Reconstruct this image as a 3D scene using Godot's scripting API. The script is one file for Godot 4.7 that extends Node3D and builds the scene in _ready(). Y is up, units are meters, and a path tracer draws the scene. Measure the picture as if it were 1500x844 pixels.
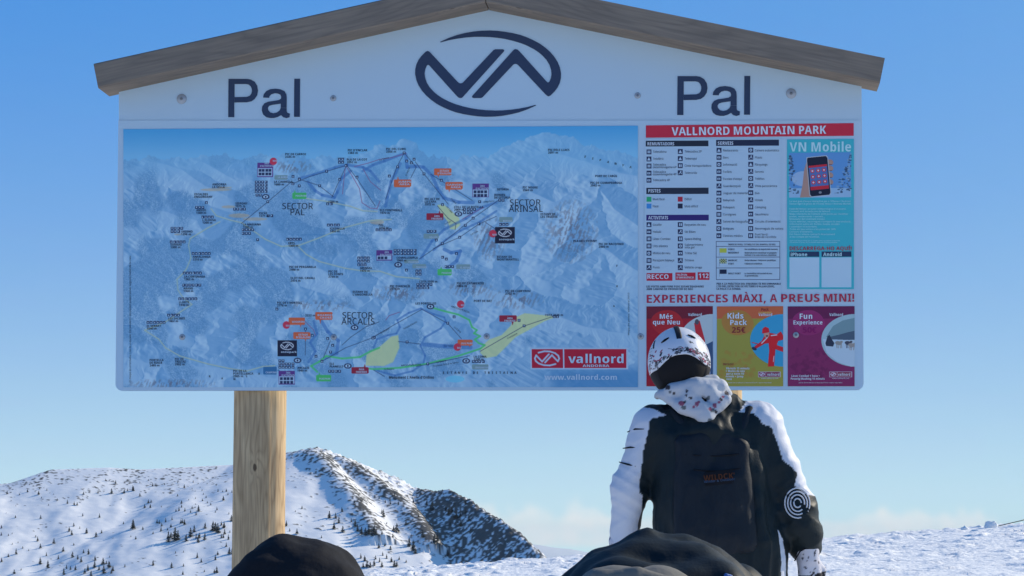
extends Node3D

# ---------------------------------------------------------------- measuring helpers
const F := 4000.0            # focal length in photograph pixels (1500 wide)
const EYE := Vector3(0, 1.6, 0)
var cam_basis: Basis
var rng := RandomNumberGenerator.new()
var names := {}
var mats := {}

func ray(px: float, py: float) -> Vector3:
	return cam_basis * Vector3((px - 750.0) / F, (422.0 - py) / F, -1.0)

func at(px: float, py: float, depth: float) -> Vector3:      # the point seen at a pixel, at a distance along -z
	var d := ray(px, py)
	return EYE + d * (depth / -d.z)

func numbered(n: String) -> String:
	var c: int = names.get(n, 0)
	names[n] = c + 1
	return n if c == 0 else "%s_%03d" % [n, c]

func tag(o: Node, label: String, category: String, group := "") -> void:
	o.set_meta("label", label)
	o.set_meta("category", category)
	if group != "":
		o.set_meta("group", group)

func struct(o: Node) -> void:
	o.set_meta("kind", "structure")

func thing(called: String, where: Vector3, label: String, category: String, group := "") -> Node3D:
	var o := Node3D.new()
	o.name = numbered(called)
	add_child(o)
	o.position = where
	tag(o, label, category, group)
	return o

func part(called: String, mesh: Mesh, m: Material, parent: Node = null) -> MeshInstance3D:
	var o := MeshInstance3D.new()
	o.mesh = mesh
	o.material_override = m
	if parent == null:
		o.name = numbered(called)
		add_child(o)
	else:
		o.name = called
		parent.add_child(o, true)
	return o

func lin(r: float, g: float, b: float) -> Color:             # a linear base colour as the sRGB albedo that materials take
	return Color(r, g, b).linear_to_srgb()

func mat(c: Color, rough := 0.8, vertex := false) -> StandardMaterial3D:
	var m := StandardMaterial3D.new()
	m.albedo_color = c
	m.roughness = rough
	m.metallic_specular = 0.3
	m.vertex_color_use_as_albedo = vertex
	return m

func noise_of(freq: float, octaves := 3, s := 1, type := FastNoiseLite.TYPE_SIMPLEX_SMOOTH) -> FastNoiseLite:
	var n := FastNoiseLite.new()
	n.seed = s
	n.noise_type = type
	n.frequency = freq
	n.fractal_octaves = octaves
	return n

func normal_tex(freq: float, strength: float, s: int, size := 256) -> NoiseTexture2D:
	var t := NoiseTexture2D.new()
	t.width = size
	t.height = size
	t.seamless = true
	t.as_normal_map = true
	t.bump_strength = strength
	t.noise = noise_of(freq, 4, s)
	return t

# ---------------------------------------------------------------- mesh helpers
func commit(v: PackedVector3Array, ix: PackedInt32Array, col := PackedColorArray(), uv := PackedVector2Array(), nrm := PackedVector3Array()) -> ArrayMesh:
	if nrm.is_empty():
		nrm.resize(v.size())
		for i in range(0, ix.size(), 3):
			var a := v[ix[i]]
			var n := (v[ix[i + 2]] - a).cross(v[ix[i + 1]] - a)
			nrm[ix[i]] += n
			nrm[ix[i + 1]] += n
			nrm[ix[i + 2]] += n
		for i in nrm.size():
			nrm[i] = nrm[i].normalized()
	var arr := []
	arr.resize(Mesh.ARRAY_MAX)
	arr[Mesh.ARRAY_VERTEX] = v
	arr[Mesh.ARRAY_NORMAL] = nrm
	if not col.is_empty():
		arr[Mesh.ARRAY_COLOR] = col
	if not uv.is_empty():
		arr[Mesh.ARRAY_TEX_UV] = uv
	arr[Mesh.ARRAY_INDEX] = ix
	var m := ArrayMesh.new()
	m.add_surface_from_arrays(Mesh.PRIMITIVE_TRIANGLES, arr)
	return m

func grid_mesh(nu: int, nv: int, fn: Callable, wrap := false) -> ArrayMesh:   # fn(i, j) -> [position, uv, colour]
	var v := PackedVector3Array()
	var uv := PackedVector2Array()
	var col := PackedColorArray()
	for j in nv:
		for i in nu:
			var r: Array = fn.call(i, j)
			v.append(r[0])
			uv.append(r[1])
			col.append(r[2])
	var ix := PackedInt32Array()
	for j in nv - 1:
		for i in nu - 1:
			var a := j * nu + i
			ix.append_array([a, a + nu, a + 1, a + 1, a + nu, a + nu + 1])
	return commit(v, ix, col, uv)

func plate(outline: PackedVector2Array, z0: float, z1: float) -> ArrayMesh:     # a flat board: outline in metres, back z0, front z1
	var v := PackedVector3Array()
	var n := PackedVector3Array()
	var ix := PackedInt32Array()
	var tri := Geometry2D.triangulate_polygon(outline)
	for side in 2:
		var base := v.size()
		for p in outline:
			v.append(Vector3(p.x, p.y, z1 if side == 0 else z0))
			n.append(Vector3(0, 0, 1 if side == 0 else -1))
		for i in range(0, tri.size(), 3):
			var a := outline[tri[i]]
			var b := outline[tri[i + 1]]
			var c := outline[tri[i + 2]]
			var cw := (b - a).cross(c - a) < 0.0
			if cw == (side == 0):
				ix.append_array([base + tri[i], base + tri[i + 1], base + tri[i + 2]])
			else:
				ix.append_array([base + tri[i], base + tri[i + 2], base + tri[i + 1]])
		if z0 == z1:
			return commit(v, ix, PackedColorArray(), PackedVector2Array(), n)
	var turn := 1.0 if Geometry2D.is_polygon_clockwise(outline) else -1.0
	for i in outline.size():
		var a := outline[i]
		var b := outline[(i + 1) % outline.size()]
		var e := (b - a).normalized()
		var o := Vector3(-e.y, e.x, 0) * turn
		var base := v.size()
		v.append_array([Vector3(a.x, a.y, z0), Vector3(b.x, b.y, z0), Vector3(b.x, b.y, z1), Vector3(a.x, a.y, z1)])
		n.append_array([o, o, o, o])
		ix.append_array([base, base + 1, base + 2, base, base + 2, base + 3])
	return commit(v, ix, PackedColorArray(), PackedVector2Array(), n)

func lathe(profile: Array, sides: int, cols := []) -> ArrayMesh:                # profile of [radius, z]; axis z
	return grid_mesh(sides + 1, profile.size(), func(i: int, j: int):
		var a := TAU * i / sides
		return [Vector3(cos(a) * profile[j][0], sin(a) * profile[j][0], profile[j][1]), Vector2(float(i) / sides, j), cols[j] if cols.size() > j else Color.WHITE])

func tube(points: Array, radii: Array, sides := 6) -> ArrayMesh:
	var v := PackedVector3Array()
	var ix := PackedInt32Array()
	for k in points.size():
		var t: Vector3 = (points[mini(k + 1, points.size() - 1)] - points[maxi(k - 1, 0)]).normalized()
		var s := t.cross(Vector3.UP if absf(t.y) < 0.9 else Vector3.RIGHT).normalized()
		var u := s.cross(t)
		for i in sides:
			var a := TAU * i / sides
			v.append(points[k] + (s * cos(a) + u * sin(a)) * radii[k])
	for k in points.size() - 1:
		for i in sides:
			var a := k * sides + i
			var b := k * sides + (i + 1) % sides
			ix.append_array([a, b, a + sides, b, b + sides, a + sides])
	return commit(v, ix)

# A body or garment: tapered capsules [from, to, radius, radius] joined with a smooth minimum and meshed as surface nets.
func blob(bones: Array, k: float, cell: float, fold = null, paint = null) -> ArrayMesh:
	var lo := Vector3.ONE * 1e9
	var hi := -lo
	for b in bones:
		var r: float = maxf(b[2], b[3]) + k * 3.0 + cell * 3.0
		lo = lo.min(b[0] - Vector3.ONE * r).min(b[1] - Vector3.ONE * r)
		hi = hi.max(b[0] + Vector3.ONE * r).max(b[1] + Vector3.ONE * r)
	var nx := int((hi.x - lo.x) / cell) + 2
	var ny := int((hi.y - lo.y) / cell) + 2
	var nz := int((hi.z - lo.z) / cell) + 2
	var acc := PackedFloat32Array()
	acc.resize(nx * ny * nz)
	for b in bones:
		var a: Vector3 = b[0]
		var ab: Vector3 = b[1] - b[0]
		var ra: float = b[2]
		var dr: float = b[3] - b[2]
		var inv := 1.0 / maxf(ab.length_squared(), 1e-9)
		var reach: float = maxf(b[2], b[3]) + k * 3.5 + cell * 2.0
		var p0: Vector3 = (a.min(b[1]) - Vector3.ONE * reach - lo) / cell
		var p1: Vector3 = (a.max(b[1]) + Vector3.ONE * reach - lo) / cell
		for z in range(maxi(0, int(p0.z)), mini(nz, int(p1.z) + 1)):
			for y in range(maxi(0, int(p0.y)), mini(ny, int(p1.y) + 1)):
				var row := (z * ny + y) * nx
				for x in range(maxi(0, int(p0.x)), mini(nx, int(p1.x) + 1)):
					var q := lo + Vector3(x, y, z) * cell - a
					var t := clampf(q.dot(ab) * inv, 0.0, 1.0)
					var d := (q - ab * t).length() - ra - dr * t
					if d < k * 3.5 + cell * 2.0:
						acc[row + x] += exp(-d / k)
	for i in acc.size():
		var s := acc[i]
		acc[i] = 1.0 if s <= 0.0 else -k * log(s)
	if fold != null:
		var i := 0
		for z in nz:
			for y in ny:
				for x in nx:
					if absf(acc[i]) < cell * 4.0:
						acc[i] += fold.call(lo + Vector3(x, y, z) * cell)
					i += 1
	var id := PackedInt32Array()
	id.resize(acc.size())
	id.fill(-1)
	var v := PackedVector3Array()
	var col := PackedColorArray()
	var ix := PackedInt32Array()
	var sx := 1
	var sy := nx
	var sz := nx * ny
	var corner := [0, sx, sy, sx + sy, sz, sx + sz, sy + sz, sx + sy + sz]
	var edges := [[0, 1], [2, 3], [4, 5], [6, 7], [0, 2], [1, 3], [4, 6], [5, 7], [0, 4], [1, 5], [2, 6], [3, 7]]
	for z in nz - 1:
		for y in ny - 1:
			var row := z * sz + y * sy
			for x in nx - 1:
				var i := row + x
				if acc[i] > cell * 3.0:
					continue
				var inside := 0
				for c in 8:
					if acc[i + corner[c]] < 0.0:
						inside += 1
				if inside == 0 or inside == 8:
					continue
				var sum := Vector3.ZERO
				var cnt := 0
				for e in edges:
					var f0: float = acc[i + corner[e[0]]]
					var f1: float = acc[i + corner[e[1]]]
					if (f0 < 0.0) != (f1 < 0.0):
						var t := f0 / (f0 - f1)
						var c0 := Vector3(e[0] & 1, (e[0] >> 1) & 1, e[0] >> 2)
						var c1 := Vector3(e[1] & 1, (e[1] >> 1) & 1, e[1] >> 2)
						sum += c0.lerp(c1, t)
						cnt += 1
				var p := lo + (Vector3(x, y, z) + sum / cnt) * cell
				id[i] = v.size()
				v.append(p)
				col.append(paint.call(p) if paint != null else Color.WHITE)
	for z in range(1, nz - 1):
		for y in range(1, ny - 1):
			for x in range(1, nx - 1):
				var i := z * sz + y * sy + x
				if id[i] < 0:
					continue
				var s := acc[i] < 0.0
				if s != (acc[i + sx] < 0.0):
					quad(ix, id[i], id[i - sy], id[i - sy - sz], id[i - sz], s)
				if s != (acc[i + sy] < 0.0):
					quad(ix, id[i], id[i - sz], id[i - sx - sz], id[i - sx], s)
				if s != (acc[i + sz] < 0.0):
					quad(ix, id[i], id[i - sx], id[i - sx - sy], id[i - sy], s)
	return commit(v, ix, col)

func quad(ix: PackedInt32Array, a: int, b: int, c: int, d: int, flip: bool) -> void:
	if a < 0 or b < 0 or c < 0 or d < 0:
		return
	if flip:
		ix.append_array([a, c, b, a, d, c])
	else:
		ix.append_array([a, b, c, a, c, d])

# ---------------------------------------------------------------- painting helpers for printed pictures
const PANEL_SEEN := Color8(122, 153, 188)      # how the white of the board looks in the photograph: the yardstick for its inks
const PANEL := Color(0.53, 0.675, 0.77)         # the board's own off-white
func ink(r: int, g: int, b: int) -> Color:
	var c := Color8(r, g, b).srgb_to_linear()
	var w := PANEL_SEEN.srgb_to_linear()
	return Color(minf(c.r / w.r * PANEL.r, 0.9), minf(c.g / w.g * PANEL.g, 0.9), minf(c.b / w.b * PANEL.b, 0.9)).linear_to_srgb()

class Sheet:                                   # an Image painted in photograph pixels, origin o, s texels per pixel
	var im: Image
	var o: Vector2
	var s: float
	func _init(r: Rect2, scale: float, c: Color) -> void:
		o = r.position
		s = scale
		im = Image.create(int(r.size.x * s), int(r.size.y * s), false, Image.FORMAT_RGB8)
		im.fill(c)
	func mix(x: int, y: int, c: Color, a: float) -> void:
		if x >= 0 and y >= 0 and x < im.get_width() and y < im.get_height():
			im.set_pixel(x, y, im.get_pixel(x, y).lerp(c, a))
	func rect(x0: float, y0: float, x1: float, y1: float, c: Color) -> void:
		im.fill_rect(Rect2i(int(round((x0 - o.x) * s)), int(round((y0 - o.y) * s)), maxi(1, int(round((x1 - x0) * s))), maxi(1, int(round((y1 - y0) * s)))), c)
	func poly(pts: PackedVector2Array, c: Color, a := 1.0) -> void:
		var lo := Vector2(1e9, 1e9)
		var hi := -lo
		var q := PackedVector2Array()
		for p in pts:
			var t := (p - o) * s
			q.append(t)
			lo = lo.min(t)
			hi = hi.max(t)
		for y in range(maxi(0, int(lo.y)), mini(im.get_height(), int(hi.y) + 1)):
			for sub in 2:
				var yy := y + 0.25 + sub * 0.5
				var xs := []
				for i in q.size():
					var A := q[i]
					var B := q[(i + 1) % q.size()]
					if (A.y <= yy) != (B.y <= yy):
						xs.append(A.x + (yy - A.y) / (B.y - A.y) * (B.x - A.x))
				xs.sort()
				for i in range(0, xs.size() - 1, 2):
					for x in range(int(floor(xs[i])), int(ceil(xs[i + 1]))):
						var cover := minf(x + 1.0, xs[i + 1]) - maxf(x, xs[i])
						mix(x, y, c, a * clampf(cover, 0, 1) * (0.5 if sub == 0 else 1.0 / (2.0 - a) if a < 1.0 else 1.0) if a < 1.0 else clampf(cover, 0, 1) * (0.55 if sub == 0 else 1.0))
	func ellipse(cx: float, cy: float, rx: float, ry: float, c: Color, a := 1.0, turn := 0.0) -> void:
		var pts := PackedVector2Array()
		for i in 28:
			pts.append(Vector2(cx, cy) + Vector2(cos(TAU * i / 28) * rx, sin(TAU * i / 28) * ry).rotated(turn))
		poly(pts, c, a)
	func line(pts: Array, w: float, c: Color, a := 1.0) -> void:
		for i in pts.size() - 1:
			var A: Vector2 = (pts[i] - o) * s
			var B: Vector2 = (pts[i + 1] - o) * s
			var r := w * s * 0.5
			var lo := A.min(B) - Vector2.ONE * (r + 1)
			var hi := A.max(B) + Vector2.ONE * (r + 1)
			var ab := B - A
			for y in range(int(lo.y), int(hi.y) + 1):
				for x in range(int(lo.x), int(hi.x) + 1):
					var p := Vector2(x + 0.5, y + 0.5)
					var t := clampf((p - A).dot(ab) / maxf(ab.length_squared(), 1e-6), 0.0, 1.0)
					var cover := clampf(r + 0.5 - (p - A - ab * t).length(), 0.0, 1.0) * minf(1.0, r * 2.0)
					if cover > 0.0:
						mix(x, y, c, cover * a)
	func material(rough := 0.6) -> StandardMaterial3D:
		var m := StandardMaterial3D.new()
		m.albedo_texture = ImageTexture.create_from_image(im)
		m.roughness = rough
		m.metallic_specular = 0.2
		m.texture_repeat = false
		return m

func v2(flat: Array, sc := 1.0, off := Vector2.ZERO) -> PackedVector2Array:
	var out := PackedVector2Array()
	for i in range(0, flat.size(), 2):
		out.append(Vector2(flat[i], flat[i + 1]) * sc + off)
	return out

func va(flat: Array, sc := 1.0, off := Vector2.ZERO) -> Array:
	return Array(v2(flat, sc, off))

# ---------------------------------------------------------------- the scene
func _ready() -> void:
	rng.seed = 7
	setup_camera()
	setup_sky()
	snow_ground()
	print("ground ", Time.get_ticks_msec())
	mountain()
	print("mountain ", Time.get_ticks_msec())
	far_air()
	sign_board()
	print("sign ", Time.get_ticks_msec())
	skier()
	print("skier ", Time.get_ticks_msec())
	beanie_person()
	bending_person()
	print("people ", Time.get_ticks_msec())
	rope_and_blocks()

func setup_camera() -> void:
	var cam := Camera3D.new()
	cam.name = "camera"
	add_child(cam)
	cam.position = EYE
	cam.rotation = Vector3(atan(378.0 / F), 0.0, deg_to_rad(0.22))
	cam.fov = rad_to_deg(2.0 * atan(422.0 / F))
	cam.near = 0.1
	cam.far = 60000.0
	cam_basis = cam.basis

func setup_sky() -> void:
	var el := deg_to_rad(30.0)
	var az := deg_to_rad(28.0)                 # behind the line that runs square to the view, on the right
	var to_sun := Vector3(cos(el) * cos(az), sin(el), -cos(el) * sin(az))
	var sky := PanoramaSkyMaterial.new()
	sky.panorama = ImageTexture.create_from_image(sky_image(to_sun))
	var env := Environment.new()
	env.background_mode = Environment.BG_SKY
	env.sky = Sky.new()
	env.sky.sky_material = sky
	env.tonemap_mode = Environment.TONE_MAPPER_LINEAR
	env.tonemap_exposure = 1.0
	env.sdfgi_enabled = true
	env.ssao_enabled = true
	env.ssil_enabled = true
	env.fog_enabled = true
	env.fog_density = 0.000025
	env.fog_light_color = Color8(214, 232, 245)
	var we := WorldEnvironment.new()
	we.name = "world_environment"
	we.environment = env
	add_child(we)
	var sun := DirectionalLight3D.new()
	sun.name = "sun"
	sun.light_energy = 1.55
	sun.light_color = Color(1.0, 0.95, 0.87)
	sun.light_angular_distance = 0.5
	sun.shadow_enabled = true
	add_child(sun)
	sun.look_at_from_position(Vector3.ZERO, -to_sun, Vector3.UP)

func sky_image(to_sun: Vector3) -> Image:        # clear winter air: pale at the horizon, deepening upwards, a bank of small cumulus far away all round
	var im := Image.create(512, 1024, false, Image.FORMAT_RGB8)
	var hor := Color(0.68, 0.92, 0.95)
	var mid := Color(0.025, 0.245, 0.74)
	var zen := Color(0.022, 0.13, 0.42)
	var glow := Color(0.54, 0.84, 1.0)
	for y in 1024:
		var e := PI * (0.5 - (y + 0.5) / 1024.0)
		var up := maxf(0.0, sin(e))
		var c := mid.lerp(hor, pow(1.0 - up, 11.2)).lerp(zen, smoothstep(0.2, 0.9, up))
		for x in 512:
			var a := TAU * (x + 0.5) / 512.0          # column 0 looks along -z
			var near := maxf(0.0, Vector3(sin(a) * cos(e), sin(e), -cos(a) * cos(e)).dot(to_sun))
			im.set_pixel(x, y, c.lerp(glow, 0.80 * pow(near, 3.8)).linear_to_srgb())
	im.resize(4096, 2048, Image.INTERPOLATE_BILINEAR)
	var n := noise_of(1.0, 5, 91)
	var big := noise_of(1.0, 2, 242)
	for y in range(1000, 1026):
		var e := (1024.0 - (y + 0.5)) / 2048.0 * PI
		for x in 4096:
			var a := TAU * (x + 0.5) / 4096.0
			var p := Vector2(sin(a), cos(a))
			var size := clampf(0.55 + 1.2 * big.get_noise_2dv(p * 9.0), 0.0, 1.2)
			var top := 0.0040 + 0.0095 * size + 0.0075 * n.get_noise_3d(p.x * 62.0, p.y * 62.0, e * 30.0)
			var d := smoothstep(0.0, 0.0035, top - e) * clampf(0.25 + size * 0.75, 0.0, 1.0)
			d *= 0.75 + 0.5 * n.get_noise_3d(p.x * 110.0, p.y * 110.0, e * 170.0)
			if d > 0.0:
				im.set_pixel(x, y, im.get_pixel(x, y).lerp(Color8(244, 247, 247), clampf(d, 0.0, 1.0) * 0.9))
	return im

# ---- snow in front: rises past the sign to a crest some 90 m away, then drops into the valley
var lumps := noise_of(0.9, 4, 11)
var ripples := noise_of(2.6, 3, 12)
var swell := noise_of(0.05, 2, 13)
func ground(x: float, z: float) -> float:
	var d := -z
	var h := 0.0
	if d > 4.5:
		h = 0.22 * smoothstep(4.0, 7.4, minf(d, 7.4)) if d < 7.4 else 0.22
		h += 0.47 * smoothstep(6.6, 11.0, d)
	var a := at(533, 838, 90.0)
	var b := at(1500, 768, 90.0)
	var hc := a.y + (clampf(x, -34, 34) - a.x) * (b.y - a.y) / (b.x - a.x)
	if d > 10.8:
		h = lerpf(h, hc, clampf((d - 10.8) / 79.2, 0.0, 1.0))
	if d > 90.0:
		h = hc - pow(d - 90.0, 2.0) * 0.0024
	var rough := smoothstep(14.0, 34.0, d)
	h += swell.get_noise_2d(x, z) * 0.10 * rough * (1.0 - smoothstep(70, 90, d))
	return h

func snow_detail(x: float, z: float) -> float:
	var d := -z
	var s := clampf(d / 45.0, 0.25, 1.5)
	var n := lumps.get_noise_2d(x * 0.8, z * 0.42)
	var r := ripples.get_noise_2d(x * 0.5, z * 0.6)
	var crust := absf(ripples.get_noise_2d(x * 0.22 + 40.0, z * 0.5))
	return (maxf(n - 0.22, 0.0) * 0.15 + r * 0.034 - smoothstep(0.07, 0.0, crust) * 0.085 * smoothstep(-0.1, 0.3, n)) * s

func snow_ground() -> void:
	var xs := PackedFloat32Array()
	var x := -160.0
	while x < 160.0:
		xs.append(x)
		x += 0.10 if x > -8.0 and x < 22.0 else 1.0 if absf(x) < 30.0 else 8.0
	var zs := PackedFloat32Array()
	var z := 40.0
	while z > -420.0:
		zs.append(z)
		z -= 0.2 if z < -30.0 and z > -100.0 else 0.5 if z < 0.0 and z > -130.0 else 10.0
	var snow := mat(lin(0.88, 0.875, 0.86), 0.55)
	snow.normal_enabled = true
	snow.normal_texture = normal_tex(0.03, 6.0, 5)
	snow.normal_scale = 0.7
	snow.uv1_triplanar = true
	snow.uv1_world_triplanar = true
	snow.uv1_scale = Vector3.ONE * 0.8
	mats.snow = snow
	var nx := xs.size()
	var m := grid_mesh(nx, zs.size(), func(i: int, j: int):
		var px := xs[i]
		var pz := zs[j]
		return [Vector3(px, ground(px, pz) + snow_detail(px, pz), pz), Vector2(px, pz), Color.WHITE])
	struct(part("snow_field", m, snow))

# ---- the mountain behind: crest points [photo x, photo y, distance]
var crest := []
var ribs := []
var rough_noise := noise_of(0.035, 4, 21)
var fine_noise := noise_of(0.32, 3, 22)
var gully_noise := noise_of(0.018, 3, 23)

var off_crest := 0.0                            # how far the last point asked for lies from the crest
func base_height(x: float, z: float) -> float:
	var front := -1e9
	var back := -1e9
	var behind := false
	off_crest = 1e9
	var p := Vector2(x, z)
	for i in crest.size() - 1:
		var a: Vector3 = crest[i]
		var b: Vector3 = crest[i + 1]
		var a2 := Vector2(a.x, a.z)
		var ab := Vector2(b.x, b.z) - a2
		var t := clampf((p - a2).dot(ab) / ab.length_squared(), 0.0, 1.0)
		var d := (p - a2 - ab * t).length()
		if d < off_crest:
			off_crest = d
			behind = ab.cross(p - a2) < 0.0
		var fall := sqrt(d * d + 4.0) - 2.0
		var y := lerpf(a.y, b.y, t)
		front = maxf(front, y - lerpf(0.36, 0.82, clampf((float(i) + t - 12.0) / 2.0, 0.0, 1.0)) * fall)
		back = maxf(back, y - 1.5 * fall)          # the far side falls away more steeply
	return back if behind else front

func rib_at(x: float, z: float) -> float:
	var p := Vector2(x, z)
	var s := 0.0
	for r in ribs:
		for i in r.size() - 1:
			var a: Vector2 = r[i]
			var ab: Vector2 = r[i + 1] - a
			var t := (p - a).dot(ab) / ab.length_squared()
			if t < 0.0 or t > 1.0:
				continue
			var d := (p - a - ab * t).length()
			if d < 22.0:
				s = maxf(s, exp(-d * d / 60.0))
	return s

func mountain_height(x: float, z: float) -> float:
	var h := base_height(x, z)
	var drop := smoothstep(4.0, 60.0, off_crest)
	h += gully_noise.get_noise_2d(x * 1.1, z * 0.4) * 2.6 * drop
	h += rough_noise.get_noise_2d(x * 0.7, z * 0.7) * 0.8 * (0.1 + drop)
	h += rib_at(x, z) * 4.5 * smoothstep(0.0, 26.0, off_crest)
	return h

func hit_mountain(px: float, py: float) -> Vector3:
	var d := ray(px, py)
	d /= -d.z
	var t := 1200.0
	while t < 1560.0:
		var p := EYE + d * t
		if mountain_height(p.x, p.z) > p.y:
			return p
		t += 3.0
	return Vector3.INF

func mountain() -> void:
	for c in [[-260, 716, 1530], [0, 709, 1515], [58, 705, 1510], [66, 698, 1508], [78, 688, 1507], [160, 685, 1503], [205, 688, 1500], [340, 681, 1498], [418, 664, 1490], [465, 657, 1480], [520, 684, 1472], [570, 705, 1462], [598, 715, 1452], [640, 721, 1418], [658, 720, 1404], [690, 736, 1378], [710, 751, 1360], [730, 761, 1344], [755, 779, 1322], [800, 821, 1282], [880, 900, 1215]]:
		crest.append(at(c[0], c[1], c[2]))
	for r in [[432, 661, 505, 722, 560, 800], [500, 676, 590, 742, 640, 812]]:
		var line := []
		for i in range(0, r.size(), 2):
			var d := ray(r[i], r[i + 1])
			d /= -d.z
			var t := 1200.0
			while t < 1500.0:
				var p := EYE + d * t
				if base_height(p.x, p.z) > p.y:
					break
				t += 2.0
			line.append(Vector2(EYE.x + d.x * t, d.z * t))
		ribs.append(line)
	var snow := Color(0.87, 0.865, 0.85)
	var rock := Color(0.10, 0.095, 0.09)
	var nu := 470
	var nv := 390
	var w := 430.0
	var m := grid_mesh(nu, nv, func(i: int, j: int):
		var x := -350.0 + w * i / (nu - 1)
		var z := -1200.0 - 365.0 * j / (nv - 1)
		var b := base_height(x, z)
		var h := mountain_height(x, z)
		var f := fine_noise.get_noise_2d(x, z * 0.8)
		var top := 0.0
		var right := smoothstep(-135.0, -95.0, x)           # rocky half of the mountain
		var spur := smoothstep(-62.0, -30.0, x)
		var rib := rib_at(x, z)
		top = smoothstep(70.0, 8.0, off_crest)
		var patch := rough_noise.get_noise_2d(x * 1.7 + 90.0, z * 1.1)
		var strata := rough_noise.get_noise_2d(x * 2.2 + z * 1.3, z * 0.5 - x * 0.4)
		var amount := 0.26 * top * (1.0 - 0.4 * right) + right * (0.04 + 0.40 * rib + 0.16 * strata) + spur * (0.44 * smoothstep(50.0, 4.0, off_crest) - 0.04) + patch * 0.36 - 0.15
		var s := f * 0.6 + amount
		var rk := smoothstep(0.26, 0.34, s)
		h += f * (0.03 + 0.10 * top + 0.5 * rk * right) + right * smoothstep(30.0, 4.0, off_crest) * absf(rough_noise.get_noise_2d(x * 4.0, z * 4.0)) * 2.2
		return [Vector3(x, h, z), Vector2(x, z), snow.lerp(rock, rk)])
	struct(part("mountain", m, mat(Color.WHITE, 0.8, true)))
	pines()

var pine_meshes := []
func pine_mesh(s: int) -> ArrayMesh:              # one metre high; scaled per tree
	var r := RandomNumberGenerator.new()
	r.seed = s
	var v := PackedVector3Array()
	var ix := PackedInt32Array()
	for i in 5:                                    # trunk
		var a := TAU * i / 5
		v.append(Vector3(cos(a) * 0.03, -0.08, sin(a) * 0.03))
	v.append(Vector3(0, 0.9, 0))
	for i in 5:
		ix.append_array([i, (i + 1) % 5, 5])
	var fat := r.randf_range(0.22, 0.36)
	for i in 110:                                  # twigs with needles
		var t := pow(r.randf(), 1.25)
		var y := 0.08 + 0.9 * t
		var reach := fat * pow(1.0 - t, 0.75) * r.randf_range(0.45, 1.1) + 0.02
		var a := r.randf() * TAU
		var out := Vector3(cos(a), 0, sin(a))
		var side := Vector3(-sin(a), 0, cos(a)) * reach * r.randf_range(0.25, 0.45)
		var root := Vector3(0, y + 0.05, 0) + out * reach * 0.1
		var tip := Vector3(0, y - r.randf_range(0.0, 0.07), 0) + out * reach
		var mid := root.lerp(tip, 0.55)
		var b := v.size()
		v.append_array([root, mid + side + Vector3(0, r.randf_range(-0.05, 0.03), 0), tip, mid - side + Vector3(0, r.randf_range(-0.05, 0.03), 0)])
		ix.append_array([b, b + 1, b + 2, b, b + 2, b + 3])
	return commit(v, ix)

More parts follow.
